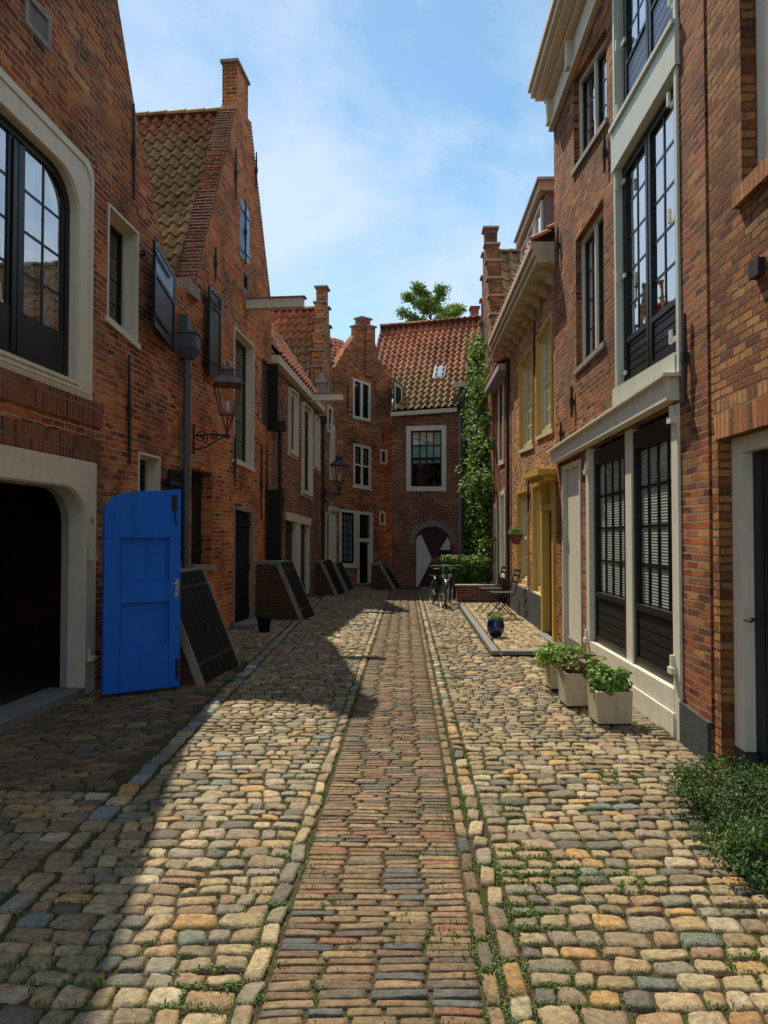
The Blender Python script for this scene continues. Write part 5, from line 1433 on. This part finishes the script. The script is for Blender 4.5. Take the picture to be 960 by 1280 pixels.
# weeds between the stones
mb = MB(); rr = random.Random(5)
def tuft(x, y, n, s, spread, flat=False):
    for _ in range(n):
        a = rr.uniform(0, 6.28); d = rr.random() ** .7 * spread; px, py = x + math.cos(a) * d, y + math.sin(a) * d
        if any(abs((px - a_[0]) * math.cos(a_[2]) + (py - a_[1]) * math.sin(a_[2])) < a_[3] * .93 and abs(-(px - a_[0]) * math.sin(a_[2]) + (py - a_[1]) * math.cos(a_[2])) < a_[4] * .88
               for gx in (-1, 0, 1) for gy in (-1, 0, 1) for a_ in STONES.get((int(px // .25) + gx, int(py // .25) + gy), ())): continue
        h_ = s * rr.uniform(.4, 1.1); b = rr.uniform(0, 6.28); w_ = s * .16
        c = rr.choice([(.09,.17,.03), (.13,.22,.04), (.07,.13,.03), (.18,.24,.06)])
        e = Vector((px + math.cos(b) * h_ * .8, py + math.sin(b) * h_ * .8, .015 + h_ * .6))
        q = Vector((math.cos(b + 1.57), math.sin(b + 1.57), 0)) * w_
        mb.add([Vector((px, py, .003)), Vector((px, py, .01)).lerp(e, .5) + q + Vector((0, 0, .008)), e, Vector((px, py, .01)).lerp(e, .5) - q + Vector((0, 0, .008))], [(0, 1, 2, 3)], c)
for _ in range(1500):
    y = 2.3 + 12 * rr.random() ** 1.6
    side = rr.random()
    if side < .4: x = sR(y) + rr.gauss(.22, .16)
    elif side < .6: x = rr.uniform(sR(y), rightx(y) - .1)
    elif side < .75: x = sL(y) - abs(rr.gauss(.1, .12))
    elif side < .9: x = rr.uniform(-1.8, sL(y))
    else: x = rr.uniform(sL(y), sR(y))
    tuft(x, y, rr.randint(20, 60), .016, rr.uniform(.03, .09))
for px, py, n in ((780, 1110, 60), (770, 975, 90), (825, 915, 160), (805, 880, 120), (800, 1105, 60), (715, 1100, 80), (660, 1075, 90), (505+155, 1150, 70), (560+60, 1090, 70), (612, 1220, 60), (935, 1210, 90), (240, 1240, 60), (95, 1245, 70), (265, 868, 120), (290, 850, 160), (310, 812, 160), (300, 830, 90), (375, 1090, 30), (20, 1225, 60), (575, 1180, 50), (655, 1100, 120), (690, 1085, 60), (320, 1140, 30)):
    g_ = gnd(px, py); tuft(g_.x, g_.y, n * 4, .026, .14)
wd = mb.build('weeds', M['leaf'], recalc=False); tag(wd, 'small green weeds and grass sprouting between the cobbles', 'weeds', kind='stuff')

# ================================================================== cellar hatches
def hatch(bn, bf, run, inner, ht, lab, boards_n=4, cheek='brickDarkest'):
    """near and far ground corners of the lid; the lid leans back over `run`, the brick cheeks reach `inner` further to the wall"""
    bn, bf = Vector((bn[0], bn[1], 0)), Vector((bf[0], bf[1], 0)); sd = (bf - bn); wd_ = sd.length; sd.normalize()
    bk = Vector((-sd.y, sd.x, 0))
    t = thing('cellar_hatch', lab, 'hatch', (bn + bf) / 2, 'sloping cellar hatches')
    wy = Wall((bn.x, bn.y), ((bn - bk).x, (bn - bk).y), 'B')
    mb = MB()
    for o_ in (0, wd_ - .13):
        v = []
        for q in (o_, o_ + .13):
            p = bn + sd * q; v += [p + bk * (run + inner), p + bk * .03, p + bk * run + Vector((0, 0, ht - .03)), p + bk * (run + inner) + Vector((0, 0, ht - .03))]
        mb.hexa(v)
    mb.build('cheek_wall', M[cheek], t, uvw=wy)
    mb = MB(); v = [bn + sd * a + bk * b + Vector((0, 0, z)) for z in (ht - .03, ht + .03) for a, b in ((-.02, run + inner), (-.02, run - .02), (wd_ + .02, run - .02), (wd_ + .02, run + inner))]
    mb.hexa(v); mb.build('top_slab', M['stone'], t, bevel=.008)
    O = bn + bk * run + Vector((0, 0, ht)); d = (bn - O); L_ = d.length; d.normalize(); nn = sd.cross(d)
    if nn.z < 0: nn = -nn
    mb = MB(); n = boards_n
    for i in range(n):
        ya, yb = wd_ * i / n + .008, wd_ * (i + 1) / n - .008
        mb.hexa([O + d * s_ + sd * y + nn * e for e in (0, .035) for s_, y in ((0, ya), (L_, ya), (L_, yb), (0, yb))])
    mb.hexa([O + d * s_ + sd * y + nn * e for e in (-.01, .003) for s_, y in ((0, .01), (L_, .01), (L_, wd_ - .01), (0, wd_ - .01))])
    mb.build('lid', M['blackmat'], t)
    for sv_ in (.14, .82):
        MB().hexa2([O + d * (L_ * sv_ + q) + sd * y + nn * e for e in (.036, .044) for q, y in ((-.02, .02), (.02, .02), (.02, wd_ - .02), (-.02, wd_ - .02))]).build('strap_hinge', M['iron'], t)
    hc = O + d * L_ * .5 + sd * wd_ * .5 + nn * .045
    MB().tube([hc + sd * .05 * math.cos(k_ * math.pi / 6) + d * (.05 * math.sin(k_ * math.pi / 6) + .04) + nn * .006 for k_ in range(13)], .007, 5).build('handle', M['iron'], t)
    for ya, yb in ((-.022, -.0), (wd_, wd_ + .022)):
        MB().hexa2([O + d * s_ + sd * y + nn * e for e in (-.04, .045) for s_, y in ((0, ya), (L_, ya), (L_, yb), (0, yb))]).build('edge_board', M['sill'], t)
MB.hexa2 = lambda s, p: (s.hexa(p), s)[1]
G2 = lambda x, y: gnd(x, y)[:2]
hatch((-1.90, 8.05), (-1.78, 9.3), .46, .56, 1.14, 'large black boarded cellar hatch leaning beside the blue door', 7)
hatch((-1.487, 14.0), (-1.36, 14.8), .46, .44, 1.04, 'black cellar hatch with brick cheeks between the two black doorways', 4)
hatch(G2(421, 745), G2(430, 741), .40, .30, .86, 'third cellar hatch along the left wall, beyond the brick-cheeked one', 3)
hatch(G2(434, 739), G2(441, 736), .36, .25, .74, 'small cellar hatch beneath the sash window with net curtain at the left corner', 3)
hatch(G2(494, 738), G2(499, 734), .42, .25, .72, 'dark low cellar hatch in the far corner left of the arched gate', 3)
# door steps of L2 / B1
st_ = MB(); w = W['L2']; q = Quad(w, 288, 780, 800, 318, 775, 790)
uu = (w.hit(290, 700)[0], w.hit(318, 700)[0]); st_.prism(w, [(uu[0], 0), (uu[1], 0), (uu[1], .09), (uu[0], .09)], .0, .35); o = st_.build('doorstep', M['stone'], bevel=.01); tag(o, 'worn stone doorstep before the narrow black door on the left', 'step')
w = W['B1']; uu = (w.hit(440, 700)[0], w.hit(470, 700)[0]); o = MB().prism(w, [(uu[0], 0), (uu[1], 0), (uu[1], .1), (uu[0], .1)], .0, .4).build('doorstep', M['stone'], bevel=.01); tag(o, 'stone doorstep of the far corner house with the white door frame', 'step')

# ================================================================== lanterns
def lantern(base, reach_dir, reach, s, lab, metal='copper', scroll=True):
    b = Vector(base); dv = Vector(reach_dir).normalized(); tip = b + dv * reach
    t = thing('wall_lantern', lab, 'lantern', tip, 'lanterns on wall brackets')
    mb = MB(); z0 = tip.z
    mb.tube([b, b + dv * reach * .5 + Vector((0, 0, .02 * s)), tip], .014 * s, 7)
    # scrolls
    def spiral(c, r0, turns, sgn, ph):
        pts = []
        for i in range(26):
            f = i / 25; a = ph + sgn * turns * 2 * math.pi * f; r_ = r0 * (1 - .8 * f)
            pts.append(c + dv * math.cos(a) * r_ + Vector((0, 0, 1)) * math.sin(a) * r_)
        return pts
    mb.tube(spiral(b + dv * reach * .22 + Vector((0, 0, -.02 * s)), .10 * s, 1.6, 1, -1.2), .010 * s, 5)
    mb.tube(spiral(b + dv * reach * .60 + Vector((0, 0, .0)), .065 * s, 1.4, -1, 2.0), .009 * s, 5)
    mb.tube([b + Vector((0, 0, -.20 * s)), b + dv * reach * .35 + Vector((0, 0, -.17 * s)), b + dv * reach * .75 + Vector((0, 0, -.05 * s)), tip], .011 * s, 6)
    mb.tube([b + Vector((0, 0, -.26 * s)), b + Vector((0, 0, .16 * s))], .014 * s, 6)
    mb.lathe(tip, [(.0, -.05 * s), (.035 * s, -.03 * s), (.04 * s, .0), (.02 * s, .03 * s), (.0, .035 * s)], 10)
    mb.build('bracket', M['iron'], t)
    # cradle and cage (square tapering lantern)
    zb = z0 + .30 * s; zt = z0 + .72 * s; rb = .095 * s; rt = .185 * s
    mb = MB(); rot = 0.35
    def cor(r_, z, k): a = rot + math.pi / 4 + k * math.pi / 2; return Vector((tip.x + math.cos(a) * r_ * 1.3, tip.y + math.sin(a) * r_ * 1.3, z))
    for k in range(4):
        mb.tube([tip + Vector((0, 0, .02 * s)), Vector((tip.x, tip.y, z0 + .12 * s)).lerp(cor(rb, z0 + .12 * s, k), .35), cor(rb, zb, k)], .008 * s, 5)
        mb.tube([cor(rb, zb, k), cor(rt, zt, k)], .011 * s, 5)
        mb.tube([cor(rb, zb, k), cor(rb, zb, k + 1)], .011 * s, 5); mb.tube([cor(rt, zt, k), cor(rt, zt, k + 1)], .012 * s, 5)
    mb.tube([tip, (tip.x, tip.y, zb - .02)], .012 * s, 6)
    mb.build('cage', M[metal], t)
    mb = MB()
    for r0, za, r1, zc in ((rt * 1.18, zt, rt * 1.12, zt + .025 * s), (rt * 1.12, zt + .025 * s, rt * .45, zt + .15 * s), (rt * .45, zt + .15 * s, rt * .42, zt + .21 * s), (rt * .55, zt + .21 * s, rt * .12, zt + .29 * s)):
        mb.hexa([cor(r0, za, k) for k in range(4)] + [cor(r1, zc, k) for k in range(4)])
    mb.lathe((tip.x, tip.y, zt + .29 * s), [(.012 * s, 0), (.025 * s, .02 * s), (.012 * s, .045 * s), (0, .06 * s)], 8)
    mb.build('lantern_roof', M[metal], t)
    mb = MB()
    for k in range(4): mb.add([cor(rb * .97, zb, k), cor(rb * .97, zb, k + 1), cor(rt * .97, zt, k + 1), cor(rt * .97, zt, k)], [(0, 1, 2, 3)])
    mb.build('lantern_glass', M['lampglass'], t, recalc=False)
    mb = MB().lathe((tip.x, tip.y, zb), [(.02 * s, 0), (.02 * s, .06 * s), (.03 * s, .09 * s), (.03 * s, .17 * s), (0, .2 * s)], 10); mb.build('bulb', M['white'], t, smooth=True)
w = W['L2']; bp0 = w.pt(.35, at(240, 545, 10.9).z, .02)
Lp = at(285, 545, 10.9)
lantern((bp0.x, 10.85, Lp.z), (1, .0, 0), Lp.x - bp0.x, 1.0, 'brown metal lantern on a scrolled iron bracket beside the near downpipe')
b2 = W['L4'].pt(.75, 0, .02); L2p = at(424, 617, b2.y)
lantern((b2.x, b2.y, L2p.z), (1, -.05, 0), L2p.x - b2.x, 1.05, 'small black lantern on a bracket at the far end of the left row', 'iron')

# ================================================================== bicycles, chairs
def bicycle(x, y, rz, lab):
    t = thing('bicycle', lab, 'bicycle', (x, y, 0), 'bicycles parked before the hedge')
    c_, s_ = math.cos(rz), math.sin(rz); lean = .10
    def P(a, z, b=0): # a along, b across
        a *= .86; z *= .86; b *= .86
        b2 = b + lean * z; return Vector((x + a * c_ - b2 * s_, y + a * s_ + b2 * c_, z))
    R_ = .34
    for cx in (-.52, .52):
        mb = MB(); n = 28
        mb.tube([P(cx + R_ * math.cos(2*math.pi*i/n), R_ + R_ * math.sin(2*math.pi*i/n)) for i in range(n + 1)], .018, 6, cap=False)
        wh = mb.build('wheel', M['rubber'], t)
        mb = MB(); mb.tube([P(cx + (R_-.03) * math.cos(2*math.pi*i/n), R_ + (R_-.03) * math.sin(2*math.pi*i/n)) for i in range(n + 1)], .010, 5, cap=False)
        for i in range(16): mb.tube([P(cx, R_), P(cx + (R_-.03) * math.cos(2*math.pi*i/16), R_ + (R_-.03) * math.sin(2*math.pi*i/16))], .0022, 3)
        mb.tube([P(cx, R_, -.05), P(cx, R_, .05)], .02, 7); mb.build('rim', M['metal'], wh)
        mb = MB(); k0, k1 = (.15, .85) if cx < 0 else (.2, .75)
        pts = [P(cx + (R_+.03) * math.cos(math.pi * (k0 + (k1-k0) * i / 10)), R_ + (R_+.03) * math.sin(math.pi * (k0 + (k1-k0) * i / 10))) for i in range(11)]
        mb.tube(pts, .022, 5); mb.build('mudguard', M['black'], t)
    mb = MB(); head0, head1, bb, st0, st1 = P(.36, .62), P(.30, .86), P(-.05, .29), P(-.20, .78), P(-.23, .90)
    for a, b in ((head0, head1), (head0, bb), (bb, st0), (head1, P(-.19, .72)), (P(-.52, .34, .05), bb), (P(-.52, .34, -.05), bb), (P(-.52, .34, .05), st0), (P(-.52, .34, -.05), st0)): mb.tube([a, b], .016, 7)
    mb.tube([head0, P(.40, .5, .05), P(.52, .34, .05)], .012, 6); mb.tube([head0, P(.40, .5, -.05), P(.52, .34, -.05)], .012, 6)
    mb.tube([st0, st1], .013, 6); mb.build('frame', M['black'], t)
    mb = MB(); s = st1; 
    vs = []
    for k, (a, wd) in enumerate(((-.13, .10), (-.05, .11), (.05, .05), (.13, .025))):
        for b, zz in ((-wd, -.01), (-wd * .6, .03), (wd * .6, .03), (wd, -.01)): vs.append(P(-.23 + a, .92 + zz, b))
    mb.add(vs, [(i*4+j, i*4+j+1, i*4+j+5, i*4+j+4) for i in range(3) for j in range(3)] + [(0,1,2,3), (12,13,14,15), (0,3,7,4), (4,7,11,8), (8,11,15,12)]); mb.build('saddle', M['rubber'], t, smooth=True)
    mb = MB(); mb.tube([head1, P(.28, 1.0), P(.30, 1.03, 0)], .012, 6); mb.tube([P(.12, 1.02, -.28), P(.26, 1.05, -.2), P(.33, 1.03, 0), P(.26, 1.05, .2), P(.12, 1.02, .28)], .012, 6); mb.build('handlebar', M['metal'], t)
    mb = MB(); n = 16; mb.tube([P(-.05 + .09 * math.cos(2*math.pi*i/n), .29 + .09 * math.sin(2*math.pi*i/n), .06) for i in range(n + 1)], .006, 4, cap=False)
    mb.tube([P(-.05, .29, .06), P(.08, .18, .08), P(.08, .18, .17)], .010, 5); mb.tube([P(-.05, .29, -.06), P(-.18, .40, -.08), P(-.18, .40, -.17)], .010, 5); mb.build('crank', M['metal'], t)
    mb = MB(); mb.box(P(.42, .78), (.07, .07, .07)); mb.build('headlight', M['metal'], t)
    mb = MB(); 
    for b in (-.07, 0, .07): mb.tube([P(-.85, .74, b), P(-.28, .74, b)], .006, 4)
    mb.tube([P(-.62, .74, .07), P(-.52, .36, .06)], .006, 4); mb.tube([P(-.62, .74, -.07), P(-.52, .36, -.06)], .006, 4); mb.build('rack', M['iron'], t)
bicycle(1.14, 16.75, R(-80), 'left of the two black bicycles, in front of the arched gate')
bicycle(1.42, 16.95, R(-101), 'right of the two black bicycles, touching the low brick wall')
def chair(x, y, rz, lab):
    t = thing('folding_chair', lab, 'chair', (x, y, .07), 'folding bistro chairs on the raised pavement')
    c_, s_ = math.cos(rz), math.sin(rz)
    def P(a, b, z): return Vector((x + a * c_ - b * s_, y + a * s_ + b * c_, z + .068))
    for b in (-.19, .19):
        MB().tube([P(-.22, b, 0), P(.20, b, .46), P(.30, b, .85)], .011, 6).build('back_leg', M['iron'], t)
        MB().tube([P(.24, b * .88, 0), P(-.18, b * .88, .45)], .011, 6).build('front_leg', M['iron'], t)
    mb = MB()
    for k in range(6):
        a = -.19 + k * .07; v = [P(aa, b, z) for z in (.45, .465) for aa, b in ((a, -.2), (a + .05, -.2), (a + .05, .2), (a, .2))]; mb.hexa(v)
    mb.build('seat', M['navy2'] if 'navy2' in M else M['iron'], t)
    mb = MB()
    for z, a in ((.62, .245), (.74, .272), (.83, .295)):
        v = [P(a + e, b, z + zz) for zz in (0, .045) for e, b in ((0, -.2), (.012, -.2), (.012, .2), (0, .2))]; mb.hexa(v)
    mb.build('backrest', M['iron'], t)
    MB().tube([P(-.18, -.17, .1), P(-.18, .17, .1)], .008, 5).tube([P(.2, -.165, .06), P(.2, .165, .06)], .008, 5).build('stretcher', M['iron'], t)
chair(2.05, 14.9, R(8), 'farther of the two dark folding chairs near the low garden wall')
chair(2.12, 13.9, R(5), 'nearer of the two dark folding chairs, against the brick wall')

# ================================================================== world, sun, camera
sun_dir = Vector((-2.32, 6.1, 9.5)).normalized()
el = math.asin(sun_dir.z); rot = math.atan2(sun_dir.x, sun_dir.y)
wd = bpy.data.worlds.new('World'); scn.world = wd; wd.use_nodes = True
nt = wd.node_tree; bg = nt.nodes['Background']
sky = nd(nt, 'ShaderNodeTexSky'); sky.sky_type = 'NISHITA'; sky.sun_disc = False
sky.sun_elevation = el; sky.sun_rotation = rot % (2 * math.pi); sky.air_density = 1.0; sky.dust_density = .2; sky.ozone_density = 3.0
tc = nd(nt, 'ShaderNodeTexCoord')
sp = nd(nt, 'ShaderNodeSeparateXYZ'); lk(nt, tc.outputs['Generated'], sp.inputs[0])
dn = nd(nt, 'ShaderNodeMath', operation='MAXIMUM'); lk(nt, sp.outputs['Z'], dn.inputs[0]); dn.inputs[1].default_value = .06
dv = nd(nt, 'ShaderNodeVectorMath', operation='DIVIDE'); lk(nt, tc.outputs['Generated'], dv.inputs[0])
cb = nd(nt, 'ShaderNodeCombineXYZ')
for i in range(3): lk(nt, dn.outputs[0], cb.inputs[i])
lk(nt, cb.outputs[0], dv.inputs[1])
mp = nd(nt, 'ShaderNodeMapping'); mp.inputs['Scale'].default_value = (2.6, 2.6, 3.6); mp.inputs['Location'].default_value = (2.3, .7, .4); lk(nt, tc.outputs['Generated'], mp.inputs[0])
n1 = nd(nt, 'ShaderNodeTexNoise', Scale=1.0, Detail=12.0, Roughness=.62, Distortion=.35); lk(nt, mp.outputs[0], n1.inputs['Vector'])
cr = ramp(nt, [(.36, (.05, .05, .05)), (.60, (1, 1, 1))]); lk(nt, n1.outputs[0], cr.inputs[0])
cm = nd(nt, 'ShaderNodeMath', operation='MULTIPLY'); lk(nt, cr.outputs[0], cm.inputs[0]); cm.inputs[1].default_value = .75
hs = nd(nt, 'ShaderNodeHueSaturation'); hs.inputs['Saturation'].default_value = 1.12; hs.inputs['Value'].default_value = .98; hs.inputs['Hue'].default_value = .485; lk(nt, sky.outputs[0], hs.inputs['Color'])
SKY_K = .115
cl = mixc(nt, hs.outputs[0], (4.3, 5.1, 6.3), cm.outputs[0])
lk(nt, cl, bg.inputs['Color']); bg.inputs['Strength'].default_value = SKY_K
sl = bpy.data.lights.new('sun', 'SUN'); sl.energy = 3.9; sl.angle = R(.5); sl.color = (1.0, .93, .80)
so = bpy.data.objects.new('sun', sl); COL.objects.link(so); so.rotation_euler = sun_dir.to_track_quat('Z', 'Y').to_euler(); so.location = (0, 0, 20)
cam = bpy.data.cameras.new('camera'); co = bpy.data.objects.new('camera', cam); COL.objects.link(co)
co.location = (0, 0, CAMZ); co.rotation_euler = (math.pi / 2 + PITCH, 0, 0)
cam.sensor_fit = 'VERTICAL'; cam.sensor_height = 36; cam.lens = 27; cam.clip_start = .05; cam.clip_end = 2000
scn.camera = co
scn.render.engine = 'CYCLES'
vs_ = scn.view_settings; vs_.view_transform = 'Standard'; vs_.look = 'None'; vs_.exposure = 0.6; vs_.gamma = 1.0
vs_.use_white_balance = True; vs_.white_balance_temperature = 6950; vs_.white_balance_tint = 10
